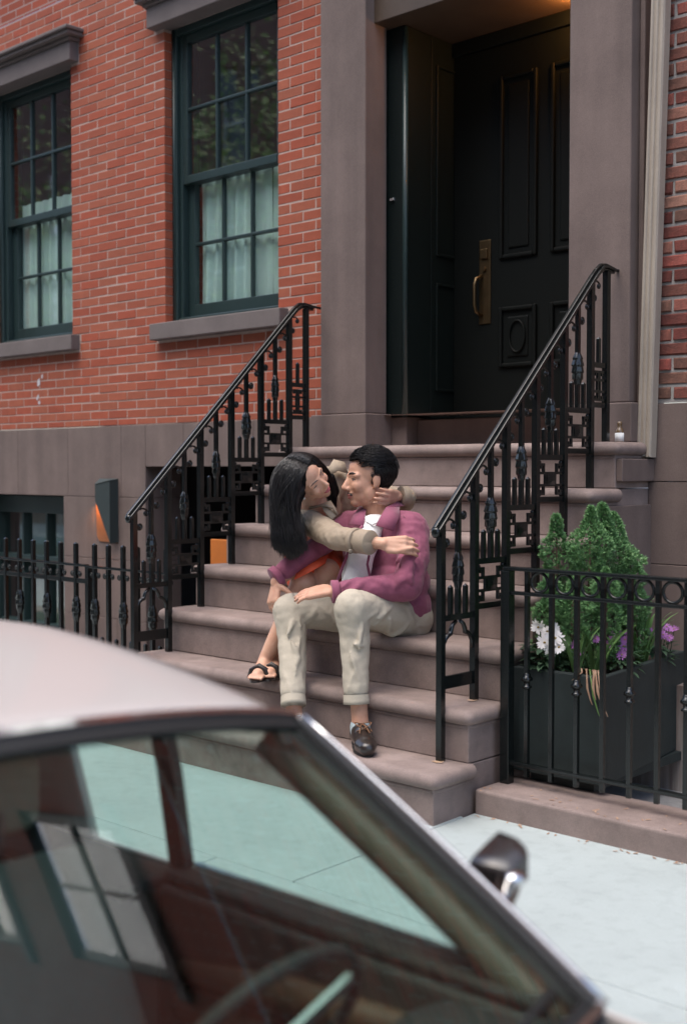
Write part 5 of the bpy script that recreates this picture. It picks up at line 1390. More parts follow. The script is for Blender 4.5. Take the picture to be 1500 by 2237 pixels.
def hand(mb, W, K, nrm, side, curl=(0.35, 0.5, 0.4), spread=0.10, size=1.0, thumb_dir=None, curls=None, tl=1.0):
    """palm from the wrist W towards the knuckles K, back of the hand along nrm; side +1/-1 sets the thumb side"""
    W, K = Vector(W), Vector(K); D_ = (K-W).normalized(); n_ = Vector(nrm); n_ = (n_-D_*n_.dot(D_)).normalized(); S_ = D_.cross(n_)*side
    L = 0.088*size
    for o_, r0, r1 in ((-0.030, 0.013, 0.0125), (-0.011, 0.016, 0.0135), (0.010, 0.0165, 0.0135), (0.029, 0.014, 0.0125)):
        mb.capsule(W+S_*o_*0.55*size, W+D_*L+S_*o_*size, r0*size, r1*size, 10, 4)
    for i, (o_, ln, rr) in enumerate(((0.032, 0.070, 0.0092), (0.011, 0.079, 0.0095), (-0.011, 0.073, 0.0090), (-0.031, 0.057, 0.0080))):
        p = W+D_*L+S_*o_*size; d = (D_+S_*o_*spread*8).normalized(); nn = n_
        c_ = curls[i] if curls else curl
        for seg, frac, k in zip((0.46, 0.30, 0.24), (1, 0.93, 0.82), c_):
            ax = S_*side
            q = Quaternion(d.cross(nn).normalized(), -k); d = (q @ d).normalized(); nn = (q @ nn).normalized()
            e = p+d*ln*seg*size; mb.capsule(p, e, rr*frac*size, rr*frac*0.92*size, 9, 4); p = e
    td = Vector(thumb_dir).normalized() if thumb_dir is not None else (D_*0.75+S_*0.75-n_*0.25).normalized()
    p0 = W+D_*0.022*size+S_*0.026*size; p1 = p0+(td*0.8+S_*0.35).normalized()*0.034*size; p2 = p1+td*0.034*size*tl; p3 = p2+(td-n_*0.1).normalized()*0.024*size*tl
    mb.capsule(p0, p1, 0.0155*size, 0.0125*size, 9, 4); mb.capsule(p1, p2, 0.0118*size, 0.0105*size, 9, 4); mb.capsule(p2, p3, 0.0102*size, 0.0085*size, 9, 4)
def head_matrix(c, F, U):
    F = Vector(F).normalized(); U = Vector(U); U = (U-F*U.dot(F)).normalized(); L_ = U.cross(F)
    m = Matrix((F, L_, U)).transposed().to_4x4(); m.translation = c; return m
def head_shapes(mb, Mx, male=True, s=1.0):
    h = MB()
    h.ball((-0.016, 0, 0.030), (0.098, 0.076, 0.090), 24, 16)
    h.ball((0.028, 0, -0.020), (0.064, 0.062, 0.088), 20, 14)
    w = 1.0 if male else 0.90
    h.ball((0.028, 0, -0.070), (0.055, 0.054*w, 0.046), 18, 12)
    h.ball((0.062, 0, -0.094), (0.028, 0.026*w, 0.024), 14, 10); 
    for s_ in (-1, 1):
        h.ball((0.012, s_*0.050*w, -0.062), (0.030, 0.017, 0.034), 12, 8)
        h.ball((0.058, s_*0.038, -0.030), (0.028, 0.024, 0.028), 12, 8)
        h.ball((0.098, s_*0.0115, -0.038), (0.0105, 0.0085, 0.0085), 10, 6)
        h.capsule((0.078, s_*0.012, 0.018), (0.062, s_*0.050, 0.014), 0.013 if male else 0.0105, 0.012, 10, 4)
        h.ball((-0.012, s_*0.077, -0.012), (0.019, 0.008, 0.031), 12, 8); h.ball((-0.002, s_*0.075, -0.036), (0.009, 0.007, 0.012), 8, 6)
        h.capsule((0.070, s_*0.020, -0.006), (0.066, s_*0.046, -0.006), 0.0085, 0.008, 8, 4)       # lids
    h.capsule((0.080, 0, 0.012), (0.108, 0, -0.028), 0.0100, 0.0120, 10, 5); h.ball((0.109 if male else 0.105, 0, -0.031), 0.0125 if male else 0.011, 12, 8)
    h.ball((0.083, 0, -0.058), (0.012, 0.026, 0.014), 12, 8); h.ball((0.079, 0, -0.074), (0.014, 0.022, 0.012), 12, 8)
    if s != 1.0: h.xf(Matrix.Scale(s, 4))
    h.xf(Mx); mb.add(h.v, h.f, True)
def face_parts(body, Mx, male=True, s=1.0):
    T = Mx @ Matrix.Scale(s, 4)
    def put(name, mb, m): return mb.xf(T).build(name, m, body)
    for s_ in (-1, 1):
        e = put('eye', MB().ball((0.0700, s_*0.0325, -0.0045), (0.0085, 0.0120, 0.0036 if male else 0.0022), 12, 8), M['eye_white'])
        MB().ball((0.0762, s_*0.0335, -0.0045), (0.0036, 0.0046, 0.0036 if male else 0.0020), 10, 8).xf(T).build('iris', M['iris'], e)
        put('eyelash', MB().tube([(0.0775, s_*0.018, 0.000), (0.0800, s_*0.030, 0.0030), (0.0765, s_*0.042, 0.0015), (0.0690, s_*0.050, -0.002)], [0.0010, 0.0020, 0.0020, 0.0008], 6), M['hair_black'])
        t_ = 0.0040 if male else 0.0028
        put('eyebrow', MB().tube([(0.0865, s_*0.014, 0.021), (0.0845, s_*0.026, 0.0265), (0.0765, s_*0.043, 0.0265), (0.0670, s_*0.055, 0.020)], [t_*0.7, t_, t_*0.9, 0.001], 7), M['hair_black'])
    lm = M['lip'] if male else M['lip_f']
    put('lips', MB().tube([(0.0840, -0.023, -0.0670), (0.0925, -0.010, -0.0630), (0.0950, 0, -0.0640), (0.0925, 0.010, -0.0630), (0.0840, 0.023, -0.0670)], [0.0015, 0.0042, 0.0048, 0.0042, 0.0015], 8)
        .tube([(0.0835, -0.020, -0.0690), (0.0915, -0.009, -0.0735), (0.0930, 0, -0.0745), (0.0915, 0.009, -0.0735), (0.0835, 0.020, -0.0690)], [0.0015, 0.0046, 0.0054, 0.0046, 0.0015], 8), lm)
    if male:
        rnd = random.Random(4); b = MB()
        for i in range(170):
            y = rnd.uniform(-0.028, 0.028); z = -0.0545+rnd.uniform(-0.0025, 0.0025)-abs(y)*0.22; x = 0.0945-abs(y)**1.3*0.9
            p = Vector((x, y, z)); b.tube([p, p+Vector((0.0015, y*0.25, -0.006))], [0.0008, 0.0003], 4)
        put('moustache', b, M['hair_black'])
def strand(b, pts, r0, r1, n=4, m=9):
    P = [Vector(p) for p in pts]; out = []
    for i in range(m):
        t = i/(m-1)
        if len(P) == 4: q = P[0]*(1-t)**3+P[1]*3*t*(1-t)**2+P[2]*3*t*t*(1-t)+P[3]*t**3
        else: q = P[0]*(1-t)**2+P[1]*2*t*(1-t)+P[2]*t*t
        out.append(q)
    b.tube(out, [r0+(r1-r0)*(i/(m-1))**1.5 for i in range(m)], n)

# ================================================================= the man
man = thing('person', 'seated person in plum jacket, white T-shirt and stone trousers, head turned to the other', 'person', at(880, 1385, 5.25))
HM = at(805, 1046, 5.27)
hm = head_matrix(HM, cv(-0.965, -0.10, 0.24), cv(-0.06, 0.99, 0.02))
hipL, hipR = at(890, 1352, 5.22), at(812, 1348, 5.38)
kneeL, kneeR = at(770, 1330, 4.93), at(634, 1336, 5.22)
ankL, ankR = at(786, 1578, 4.90), at(642, 1560, 5.06)
shL, shR = at(900, 1158, 5.18), at(768, 1152, 5.45)
elL, wrL = at(892, 1284, 5.02), at(728, 1295, 4.985)
elR, wrR = at(720, 1178, 5.36), at(604, 1274, 5.27)
neck0 = at(830, 1135, 5.30)
b = MB()
head_shapes(b, hm, True, 1.03)
limb(b, [hm @ Vector((-0.025, 0, -0.055)), at(820, 1116, 5.29), neck0], [0.056, 0.056, 0.066])
limb(b, [at(836, 1165, 5.31), at(846, 1250, 5.31), at(850, 1335, 5.30)], [0.10, 0.10, 0.12])
limb(b, [shL, elL, wrL], [0.055, 0.042, 0.027]); limb(b, [neck0, shL], [0.05, 0.055]); limb(b, [neck0, shR], [0.05, 0.055])
limb(b, [shR, elR, wrR], [0.055, 0.042, 0.027])
limb(b, [hipL, kneeL, ankL], [0.080, 0.040, 0.034]); limb(b, [hipR, kneeR, ankR], [0.080, 0.040, 0.034])
toeL = at(800, 1632, 4.73); toeR = at(640, 1640, 4.88)
limb(b, [ankL, at(788, 1606, 4.90), toeL.lerp(ankL, 0.35)], [0.036, 0.030, 0.020]); limb(b, [ankR, ankR+Vector((0, -0.02, -0.05)), toeR.lerp(ankR, 0.35)], [0.036, 0.030, 0.020])
# left hand flat on her knee, right hand round her shin
hand(b, wrL+cv(-0.01, 0.004, 0), at(688, 1297, 5.01), cv(0.02, 0.86, 0.5), 1, spread=0.06, size=1.04, curls=[(0.10, 0.22, 0.15), (0.08, 0.22, 0.15), (0.10, 0.25, 0.2), (0.15, 0.3, 0.2)], thumb_dir=cv(-0.80, -0.15, -0.55))
hand(b, wrR, at(597, 1316, 5.24), cv(-0.80, 0.15, 0.58), -1, spread=0.05, size=1.0, curls=[(0.35, 0.55, 0.4)]*2+[(0.45, 0.6, 0.4)]*2, thumb_dir=cv(0.75, -0.6, 0.25))
body_m = skinned('body', b, M['skin_m'], man, 0.0046, 5)
face_parts(body_m, hm, True, 1.03)

# trousers
b = MB()
limb(b, [hipL, hipL.lerp(kneeL, 0.5)+Vector((0, 0, 0.012)), kneeL], [0.106, 0.088, 0.076]); limb(b, [hipR, hipR.lerp(kneeR, 0.5)+Vector((0, 0, 0.012)), kneeR], [0.106, 0.088, 0.076])
b.capsule(hipL, hipR, 0.112, 0.112)
hemL, hemR = at(777, 1506, 4.905), at(640, 1512, 5.07)
limb(b, [kneeL, kneeL.lerp(hemL, 0.35)+cv(0.004, 0, -0.02), hemL], [0.076, 0.062, 0.0525]); limb(b, [kneeR, kneeR.lerp(hemR, 0.35)+cv(0.004, 0, -0.02), hemR], [0.076, 0.062, 0.0535])
ridges(b, hipL, kneeL, 0.105, 0.080, 7, 0.005, 1, 0.9); ridges(b, hipR, kneeR, 0.105, 0.080, 6, 0.005, 2, 0.9)
ridges(b, kneeL, hemL, 0.070, 0.053, 5, 0.0045, 3, 1.8, 1.0); ridges(b, kneeR, hemR, 0.070, 0.054, 5, 0.0045, 4, 1.8, 1.0)
tr = skinned('trousers', b, M['trousers'], man, 0.0055, 9, ((0.07, 0.011), (0.022, 0.0028)))
for hm_, kn in ((hemL, kneeL), (hemR, kneeR)):
    d = (hm_-kn).normalized(); p = hm_+d*0.050
    MB().tube([p-d*0.028, p-d*0.002, p+d*0.012, p+d*0.012, p-d*0.02], [0.0515, 0.0528, 0.0535, 0.0495, 0.0485], 28, False).build('hem', M['trousers'], tr)
# socks and shoes
for an, to, sg in ((ankL, toeL, 1), (ankR, toeR, 1)):
    zs = H if sg else 0
    base = Vector((an.x, an.y, H)); D_ = Vector((to.x-an.x, to.y-an.y, 0)).normalized(); S_ = Vector((-D_.y, D_.x, 0))
    b = MB(); limb(b, [an+Vector((0, 0, -0.022)), an+Vector((0, 0, -0.030)), base+D_*0.01+Vector((0, 0, 0.055))], [0.041, 0.041, 0.040]); skinned('sock', b, M['sock'], man, 0.005, 2)
    b = MB()
    heel = base-D_*0.045+Vector((0, 0, 0.040)); ball_ = base+D_*0.150+Vector((0, 0, 0.036)); tip = base+D_*0.195+Vector((0, 0, 0.032))
    b.capsule(heel, base+D_*0.05+Vector((0, 0, 0.046)), 0.038, 0.040); b.capsule(base+D_*0.04+Vector((0, 0, 0.046)), ball_, 0.041, 0.040)
    b.capsule(ball_-S_*0.012, tip-S_*0.004, 0.034, 0.029); b.capsule(ball_+S_*0.012, tip+S_*0.004, 0.034, 0.029); b.capsule(heel, heel+Vector((0, 0, 0.022)), 0.036, 0.037)
    b.capsule(base+Vector((0, 0, 0.06)), base+D_*0.06+Vector((0, 0, 0.062)), 0.040, 0.036)
    sh_ = skinned('shoe', b, M['leather'], man, 0.005, 4)
    out = []
    for i in range(28):
        t = 2*pi*i/28; ux = cos(t); uy = sin(t); L_ = 0.135; w = 0.044*(1.0 if ux > 0 else 0.86)*(1-0.25*max(0, ux)**4)
        out.append((base+D_*(0.075+L_*ux)+S_*w*(abs(uy)**0.8)*(1 if uy > 0 else -1)))
    b = MB(); b.grid([[Vector((p.x, p.y, H+0.001)) for p in out], [Vector((p.x, p.y, H+0.018)) for p in out]], closed=True, smooth=False)
    b.add([Vector((p.x, p.y, H+0.018)) for p in out], [tuple(range(28))]); b.build('sole', M['rubber'], sh_)
    b = MB(); top = base+Vector((0, 0, 0.098))
    for k in range(4):
        c = base+D_*(0.052+0.026*k)+Vector((0, 0, 0.094-0.011*k)); b.tube([c-S_*0.026-Vector((0, 0, 0.012)), c-S_*0.01+Vector((0, 0, 0.003)), c+D_*0.012+S_*0.010+Vector((0, 0, 0.002)), c+D_*0.012+S_*0.026-Vector((0, 0, 0.012))], 0.0020, 6)
    c = base+D_*0.055+Vector((0, 0, 0.100))
    for s_ in (-1, 1):
        b.tube([c+S_*s_*(0.004+0.030*sin(t))+D_*(0.038*(1-cos(t))*0.6)+Vector((0, 0, 0.012*sin(t)-0.008*(t/pi))) for t in [pi*1.9*i/14 for i in range(15)]], 0.0019, 6)
        b.tube([c, c+S_*s_*0.012+D_*0.035+Vector((0, 0, -0.006)), c+S_*s_*0.020+D_*0.075+Vector((0, 0, -0.022))], 0.0026, 6)
    b.tube([base-D_*0.06+S_*0.03+Vector((0, 0, 0.062)), base+S_*0.041+Vector((0, 0, 0.066)), base+D_*0.05+S_*0.040+Vector((0, 0, 0.068))], 0.003, 6)
    b.build('laces', M['lace'], sh_)

# jacket
b = MB()
ins = lambda p, q, t: p.lerp(q, t)
b.capsule(ins(shL, shR, 0.20)+cv(0, -0.03, -0.01), ins(shR, shL, 0.20)+cv(0, -0.03, -0.01), 0.098, 0.096, 20, 8)
b.capsule(at(884, 1215, 5.21), at(800, 1210, 5.40), 0.108, 0.105, 20, 8)
b.capsule(at(880, 1275, 5.20), at(806, 1270, 5.40), 0.115, 0.108, 20, 8)
b.capsule(at(882, 1325, 5.21), at(812, 1305, 5.40), 0.118, 0.100, 20, 8)
b.capsule(at(885, 1345, 5.24), at(876, 1352, 5.30), 0.100, 0.105, 18, 8)
limb(b, [ins(shL, neck0, 0.55)+cv(0, 0.0, 0), shL+cv(-0.004, 0.004, 0)], [0.062, 0.072]); limb(b, [ins(shR, neck0, 0.55), shR], [0.062, 0.072])
limb(b, [shL, ins(shL, elL, 0.5)+cv(0.012, 0, 0), elL+cv(-0.006, -0.002, 0)], [0.072, 0.067, 0.061]); cufL = at(752, 1293, 4.985)
limb(b, [elL+cv(-0.006, -0.002, 0), ins(elL, cufL, 0.5)+cv(0, 0.004, 0), cufL-(cufL-elL).normalized()*0.008], [0.061, 0.053, 0.045])
cufR = at(620, 1250, 5.28)
limb(b, [shR, elR, cufR], [0.074, 0.052, 0.042])
ridges(b, shL, elL, 0.072, 0.066, 8, 0.0085, 11, 0.9, 2.0); ridges(b, elL, cufL, 0.066, 0.050, 7, 0.0065, 12, 1.1, 2.0, cv(0, 0.6, 0.8))
ridges(b, elL+cv(0.03, 0.10, 0), elL+cv(-0.02, -0.0, 0.02), 0.060, 0.062, 5, 0.010, 13, 1.0, 2.2, cv(-0.7, 0.3, 0.7))
ridges(b, elR, cufR, 0.054, 0.044, 5, 0.005, 15, 0.8)
jk = skinned('jacket', b, M['jacket'], man, 0.0055, 6, ((0.055, 0.011), (0.022, 0.0032)))
def cuff(p, d, r, w, m, parent, name='cuff'):
    d = d.normalized(); MB().tube([p-d*w*0.5, p-d*w*0.45, p+d*w*0.45, p+d*w*0.5, p+d*w*0.46, p-d*w*0.1], [r*0.97, r*1.02, r*1.02, r*0.98, r*0.88, r*0.82], 26, False).build(name, m, parent)
cuff(cufL+(cufL-elL).normalized()*0.038, cufL-elL, 0.046, 0.030, M['jacket'], jk); cuff(cufR+(cufR-elR).normalized()*0.040, cufR-elR, 0.047, 0.03, M['jacket'], jk)
def flap(name, pts, m, parent, th=0.005, rows=None):
    """a sewn cloth panel given as rows of points"""
    g = [[Vector(p) for p in r] for r in pts]
    o = MB().grid(g).build(name, m, parent, solid=th)
    return o
# collar flaps
flap('collar', [[at(842, 1112, 5.165), at(872, 1108, 5.21)], [at(832, 1128, 5.10), at(872, 1130, 5.13)], [at(820, 1150, 5.075), at(859, 1162, 5.075)]], M['jacket'], jk)
flap('collar', [[at(800, 1112, 5.27), at(786, 1110, 5.33)], [at(797, 1128, 5.20), at(772, 1128, 5.24)], [at(794, 1150, 5.165), at(762, 1148, 5.19)]], M['jacket'], jk)
flap('collar', [[at(842, 1112, 5.165), at(868, 1098, 5.30), at(850, 1094, 5.40)], [at(872, 1108, 5.20), at(884, 1106, 5.32), at(868, 1102, 5.44)]], M['jacket'], jk)
# front edges, pocket, seams
MB().tube([at(806, 1215, 5.055), at(802, 1235, 5.055), at(812, 1285, 5.06), at(838, 1320, 5.07), at(845, 1352, 5.09)], 0.0055, 8).build('front_edge', M['jacket'], jk)
MB().tube([at(792, 1150, 5.15), at(772, 1180, 5.145), at(752, 1230, 5.13), at(738, 1268, 5.13)], 0.0065, 8).build('front_edge', M['jacket'], jk)
MB().tube([at(846, 1345, 5.085), at(870, 1366, 5.12), at(890, 1368, 5.155)], 0.0055, 8).build('hem', M['jacket'], jk)
MB().tube([at(880, 1128, 5.14), at(900, 1148, 5.115), at(907, 1170, 5.105)], 0.0035, 6).build('seam', M['jacket'], jk)
# shirt
b = MB(); limb(b, [at(816, 1150, 5.20), at(802, 1180, 5.170), at(786, 1215, 5.165), at(776, 1262, 5.165)], [0.040, 0.056, 0.062, 0.060]); b.capsule(at(812, 1150, 5.215), at(824, 1148, 5.22), 0.048, 0.046)
ridges(b, at(794, 1185, 5.165), at(776, 1262, 5.16), 0.058, 0.060, 8, 0.004, 21, 1.2, 1.5, cv(-0.4, 0, 0.9))
ts = skinned('t_shirt', b, M['tshirt'], man, 0.005, 4, ((0.05, 0.006),))
MB().tube([at(797, 1128, 5.22), at(801, 1141, 5.165), at(812, 1148, 5.145), at(826, 1143, 5.145), at(838, 1130, 5.17)], 0.0045, 8).build('neckband', M['tshirt'], ts)
# hair
def man_hairline(p):
    x, y, z = p
    if z > 0.078: return True
    if x > 0.050: return z > 0.078-(0.0 if abs(y) < 0.05 else 0.02)
    if x > 0.012: return z > 0.045
    if x > -0.002: return z > -0.024
    if x > -0.030: return z > 0.016
    return z > -0.070
b = MB(); cc = Vector((-0.018, 0, 0.032)); rr = Vector((0.104, 0.083, 0.097))
n, m = 48, 32; vs = []
for i in range(m+1):
    for k in range(n):
        t = pi*i/m; a = 2*pi*k/n; vs.append(Vector((cc.x+rr.x*sin(t)*cos(a), cc.y+rr.y*sin(t)*sin(a), cc.z+rr.z*cos(t))))
fs = []
for i in range(m):
    for k in range(n):
        f = (i*n+k, (i+1)*n+k, (i+1)*n+(k+1) % n, i*n+(k+1) % n)
        c_ = sum((vs[j] for j in f), Vector())/4
        if man_hairline(c_) and not (-0.004 < c_.x < 0.07 and c_.z < 0.066): fs.append(f)
b.add([hm @ (v*1.03) for v in vs], fs, True); me = b.mesh('hair', M['hair_matte'], org(man), fix=False)
hair = link_mesh('hair', me, man)
so_ = hair.modifiers.new('solid', 'SOLIDIFY'); so_.thickness = 0.006; so_.offset = 0
rnd = random.Random(8); b = MB(); cnt = 0
while cnt < 3800:
    t = math.acos(rnd.uniform(-0.9, 1)); a = rnd.uniform(0, 2*pi)
    nn = Vector((sin(t)*cos(a), sin(t)*sin(a), cos(t))); p = cc+Vector((rr.x*nn.x, rr.y*nn.y, rr.z*nn.z))*1.0
    if not man_hairline(p): continue
    cnt += 1
    fl = Vector((-0.9, 0.35*(1 if p.y > -0.02 else -1), -0.15)) if p.z > 0.05 else Vector((-0.45, 0, -0.9))
    if p.x > -0.004 and 0.02 < p.z <= 0.07: fl = Vector((-0.95, 0, 0.10))
    if p.x > 0.03 and p.z > 0.07: fl = Vector((-0.15, 0.85, 0.25))
    fl += Vector((rnd.gauss(0, 0.14), rnd.gauss(0, 0.14), rnd.gauss(0, 0.1))); fl = (fl-nn*fl.dot(nn)).normalized()
    L_ = rnd.uniform(0.025, 0.055) if p.z > 0.03 else rnd.uniform(0.012, 0.028); lift = 0.011 if p.z > 0.06 else 0.004
    q = p+fl*L_*0.5+nn*lift; e = p+fl*L_+nn*(lift*0.7)-nn*L_*L_*3
    strand(b, [hm @ (v*1.03) for v in (p, q, e)], 0.0013, 0.0004, 3, 6)
b.build('hair_strands', M['hair_black'], hair)

# ================================================================= the woman
wom = thing('person', 'person with long black hair in a beige trench coat, arms round the other', 'person', at(690, 1240, 5.78))
HW = at(669, 1048, 5.24)
hw = head_matrix(HW, cv(0.80, -0.12, 0.58), cv(-0.52, 0.60, 0.60))
SF = 0.91
w_hipL, w_hipR = at(725, 1212, 5.82), at(672, 1216, 5.74)
w_knL, w_knR = at(712, 1256, 5.36), at(662, 1276, 5.32)
w_anL, w_anR = at(604, 1452, 5.37), at(578, 1446, 5.33)
w_shR, w_elR, w_wrR = at(664, 1138, 5.40), at(738, 1178, 5.10), at(838, 1190, 4.975)
w_shL, w_elL, w_wrL = at(728, 1052, 5.56), at(880, 1098, 5.62), at(866, 1086, 5.29)
w_neck = at(684, 1110, 5.42)
b = MB(); head_shapes(b, hw, False, SF)
limb(b, [hw @ Vector((-0.028, 0, -0.055)), at(682, 1094, 5.36), w_neck], [0.045, 0.045, 0.055])
limb(b, [w_neck, at(690, 1150, 5.58), at(698, 1205, 5.76)], [0.09, 0.095, 0.11])
limb(b, [w_neck, w_shR, w_elR, w_wrR], [0.05, 0.05, 0.037, 0.0245]); limb(b, [w_neck, w_shL, w_elL, w_wrL], [0.05, 0.05, 0.037, 0.0235])
b.capsule(w_hipL, w_hipR, 0.10, 0.10)
limb(b, [w_hipR, w_hipR.lerp(w_knR, 0.55), w_knR], [0.092, 0.078, 0.058]); limb(b, [w_hipL, w_hipL.lerp(w_knL, 0.55), w_knL], [0.092, 0.078, 0.058])
for kn, an in ((w_knR, w_anR), (w_knL, w_anL)): limb(b, [kn, kn.lerp(an, 0.35)+cv(0.006, 0, -0.015), kn.lerp(an, 0.7), an], [0.056, 0.052, 0.038, 0.030])
Z2 = 2*H
feet = []
for an in (w_anR, w_anL):
    base = Vector((an.x, an.y, Z2)); D_ = cv(-0.20, 0, 1.0); D_.z = 0; D_.normalize(); feet.append((an, base, D_))
    limb(b, [an, base-D_*0.020+Vector((0, 0, 0.040))], [0.030, 0.028]); limb(b, [an, base+D_*0.07+Vector((0, 0, 0.034)), base+D_*0.13+Vector((0, 0, 0.024))], [0.029, 0.030, 0.024])
    S_ = Vector((-D_.y, D_.x, 0))
    for k in range(5):
        o_ = (-0.028+0.0135*k); ln = (0.040, 0.036, 0.032, 0.028, 0.022)[k if an is w_anL else 4-k]
        b.capsule(base+D_*0.125+S_*o_+Vector((0, 0, 0.022)), base+D_*(0.125+ln)+S_*o_*1.05+Vector((0, 0, 0.018)), 0.0095, 0.0078, 8, 4)
hand(b, w_wrR, at(872, 1192, 4.965), cv(-0.05, 0.30, 0.95), 1, spread=0.09, size=0.98, curls=[(0.28, 0.55, 0.4), (0.32, 0.58, 0.4), (0.36, 0.6, 0.4), (0.42, 0.65, 0.4)], thumb_dir=cv(0.96, 0.24, 0.15), tl=1.15)
hand(b, w_wrL, at(834, 1090, 5.17), cv(0.10, -0.30, 0.95), -1, spread=0.07, size=0.94, curls=[(0.18, 0.28, 0.2), (0.15, 0.25, 0.2), (0.22, 0.3, 0.2), (0.35, 0.4, 0.3)], thumb_dir=cv(-0.55, 0.80, 0.10), tl=1.1)
body_w = skinned('body', b, M['skin_f'], wom, 0.0044, 4)
face_parts(body_w, hw, False, SF)
MB().ball(hw @ (Vector((0.002, -0.078, -0.052))*SF), 0.0055, 10, 8).build('earring', M['pearl'], wom)
# dress
b = MB()
limb(b, [w_hipR, w_hipR.lerp(w_knR, 0.84)+Vector((0, 0, 0.004))], [0.110, 0.079]); limb(b, [w_hipL, w_hipL.lerp(w_knL, 0.80)+Vector((0, 0, 0.004))], [0.110, 0.079]); b.capsule(w_hipL.lerp(w_knL, 0.35), w_hipR.lerp(w_knR, 0.35), 0.096, 0.096)
b.capsule(w_hipL, w_hipR, 0.112, 0.112); pass
dr = skinned('dress', b, M['dress'], wom, 0.0055, 4, ((0.04, 0.008),))
flap_rows = [[at(660, 1222, 5.44), at(690, 1210, 5.46), at(720, 1204, 5.48)], [at(650, 1246, 5.30), at(684, 1228, 5.31), at(716, 1216, 5.34)], [at(643, 1268, 5.245), at(662, 1258, 5.24), at(684, 1246, 5.25), at(710, 1234, 5.285)][0:1]+[at(676, 1252, 5.235), at(710, 1233, 5.28)]]
MB().grid([[Vector(p) for p in r] for r in flap_rows]).build('hem_panel', M['dress'], dr, solid=0.004)
# trench coat
b = MB()
b.capsule(w_shR.lerp(w_shL, 0.15), w_shL.lerp(w_shR, 0.15), 0.082, 0.084, 20, 8)
limb(b, [at(692, 1112, 5.46), at(692, 1155, 5.62), at(700, 1205, 5.80)], [0.112, 0.118, 0.124])
b.capsule(at(725, 1060, 5.56), at(742, 1100, 5.60), 0.085, 0.085)
cufW = at(790, 1185, 5.005)
limb(b, [w_shR, w_elR, cufW-(cufW-w_elR).normalized()*0.035], [0.062, 0.054, 0.047]); limb(b, [w_shL, w_elL, at(888, 1088, 5.38)], [0.068, 0.052, 0.042])
ridges(b, w_shR, w_elR, 0.061, 0.054, 10, 0.0078, 31, 1.0, 2.0); ridges(b, w_elR, cufW, 0.054, 0.045, 6, 0.0062, 32, 0.9, 2.0, cv(0, 0.5, 0.85))
tc_ = skinned('trench_coat', b, M['trench'], wom, 0.0055, 4, ((0.05, 0.010), (0.02, 0.0045)))
dC = (cufW-w_elR).normalized()
cuff(cufW+dC*0.020, dC, 0.0500, 0.062, M['trench'], tc_)
cuff(cufW-dC*0.035, dC, 0.0520, 0.024, M['trench'], tc_, 'sleeve_strap')
MB().lathe([(0.002, 0), (0.010, 0.001), (0.010, 0.005), (0.004, 0.006)], (0, 0, 0), 14).xf(Matrix.Translation(at(765, 1207, 4.945)) @ (-FW).to_track_quat('Z', 'Y').to_matrix().to_4x4()).build('button', M['trim_brown'], tc_)
dC2 = (w_wrL-w_elL).normalized()
cuff(at(882, 1086, 5.33), cv(-1, 0, 0.45), 0.044, 0.036, M['trench'], tc_)
flap('collar', [[at(716, 1026, 5.45), at(728, 1006, 5.47), at(752, 1012, 5.49)], [at(722, 1040, 5.43), at(738, 1030, 5.44), at(760, 1036, 5.47)]], M['trench'], tc_)
flap('lapel', [[at(700, 1104, 5.30), at(722, 1096, 5.33)], [at(708, 1120, 5.27), at(732, 1112, 5.30)], [at(724, 1138, 5.25), at(738, 1126, 5.28)]], M['trench'], tc_)
MB().tube([at(676, 1112, 5.33), at(705, 1106, 5.29), at(728, 1112, 5.27), at(737, 1126, 5.27)], 0.0055, 8).build('collar_edge', M['trench'], tc_)
# sandals
for an, base, D_ in feet:
    S_ = Vector((-D_.y, D_.x, 0)); out = []
    for i in range(24):
        t = 2*pi*i/24; w = 0.036*(1.0 if cos(t) > 0 else 0.8); out.append(base+D_*(0.062+0.115*cos(t))+S_*w*(abs(sin(t))**0.8)*(1 if sin(t) > 0 else -1))
    b = MB(); b.grid([[Vector((p.x, p.y, Z2+0.001)) for p in out], [Vector((p.x, p.y, Z2+0.010)) for p in out]], closed=True, smooth=False); b.add([Vector((p.x, p.y, Z2+0.010)) for p in out], [tuple(range(24))])
    sd = b.build('sandal', M['leather'], wom)
    for d0 in (0.085, 0.105):
        c = base+D_*d0
        MB().tube([c-S_*0.038+Vector((0, 0, 0.008)), c-S_*0.030+Vector((0, 0, 0.042)), c+Vector((0, 0, 0.060-0.08*(d0-0.085))), c+S_*0.030+Vector((0, 0, 0.042)), c+S_*0.038+Vector((0, 0, 0.008))], 0.0125, 8, True, 0.35, D_).build('strap', M['leather'], sd)
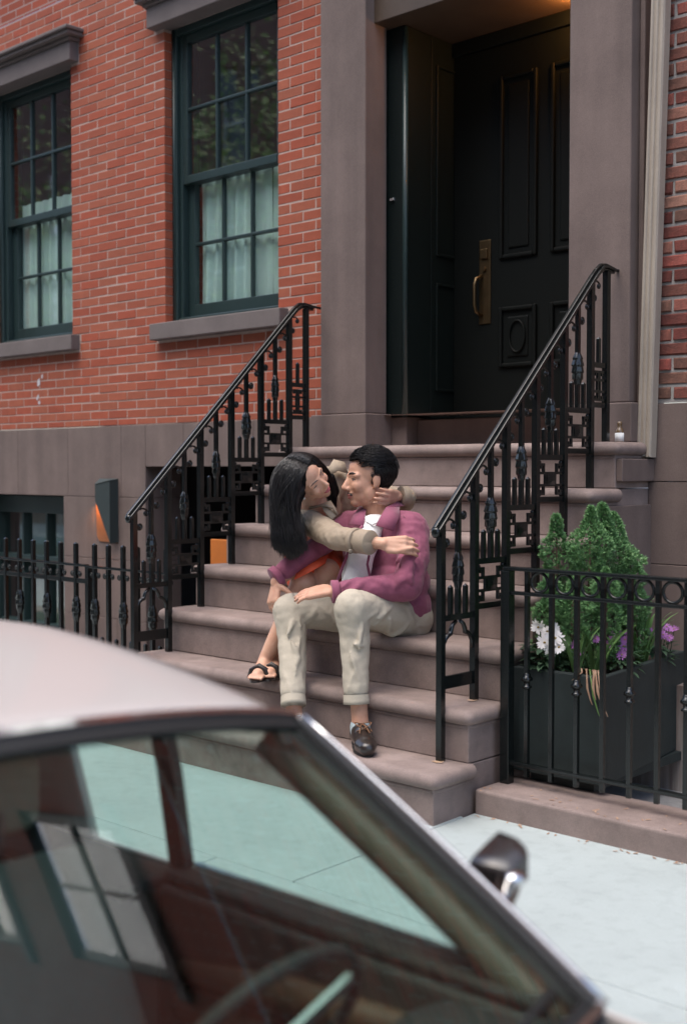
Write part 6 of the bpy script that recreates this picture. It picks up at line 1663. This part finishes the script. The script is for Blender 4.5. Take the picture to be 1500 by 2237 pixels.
# hair: a dense core and many loose strands
b = MB()
h2 = MB(); h2.ball((-0.024, 0, 0.040), (0.098, 0.086, 0.090), 24, 16); h2.xf(hw @ Matrix.Scale(SF, 4)); b.add(h2.v, h2.f, True)
limb(b, [at(648, 1052, 5.26), at(628, 1090, 5.22), at(622, 1130, 5.19), at(630, 1172, 5.18), at(644, 1205, 5.18)], [0.060, 0.064, 0.064, 0.056, 0.026])
limb(b, [at(722, 1045, 5.36), at(731, 1075, 5.40), at(722, 1104, 5.42)], [0.020, 0.022, 0.016])
limb(b, [at(690, 1100, 5.37), at(712, 1112, 5.40)], [0.034, 0.020])
wh = skinned('hair', b, M['hair_matte'], wom, 0.006, 5)
rnd = random.Random(15); b = MB(); cnt = 0; sc_c = Vector((-0.024, 0, 0.040))
while cnt < 5200:
    t = math.acos(rnd.uniform(-0.75, 1)); a = rnd.uniform(0, 2*pi); nn = Vector((sin(t)*cos(a), sin(t)*sin(a), cos(t)))
    p = sc_c+Vector((0.100*nn.x, 0.088*nn.y, 0.092*nn.z))
    if p.x > 0.045 and p.z < 0.090: continue
    if p.x > 0.0 and p.z < 0.02: continue
    cnt += 1
    P0 = hw @ (p*SF); Nw = (hw.to_3x3() @ nn).normalized()
    far = p.y > 0.015 and p.x > -0.06          # parted: the far side falls behind the face
    back = (hw.to_3x3() @ Vector((-0.55, 0.8 if far else -0.8, -0.25))).normalized()
    if far:
        e = at(rnd.uniform(712, 736), rnd.uniform(1082, 1112), rnd.uniform(5.36, 5.44)); P1 = P0+Nw*0.020+back*0.06; P2 = at(rnd.uniform(728, 738), rnd.uniform(1040, 1062), rnd.uniform(5.33, 5.42))
    else:
        k = rnd.random(); ex = 598+70*k; ey = 1228-60*abs(k-0.55)**1.3-abs(rnd.gauss(0, 22))
        e = at(ex+rnd.gauss(0, 5), ey, rnd.uniform(5.10, 5.30)); P1 = P0+Nw*0.030+back*0.05; P2 = at(586+62*k+rnd.uniform(-4, 4), rnd.uniform(1085, 1135), rnd.uniform(5.10, 5.30))
    strand(b, [P0, P1, P2, e], rnd.uniform(0.0008, 0.0016), 0.0004, 3, 12)
b.build('hair_strands', M['hair_black'], wh)
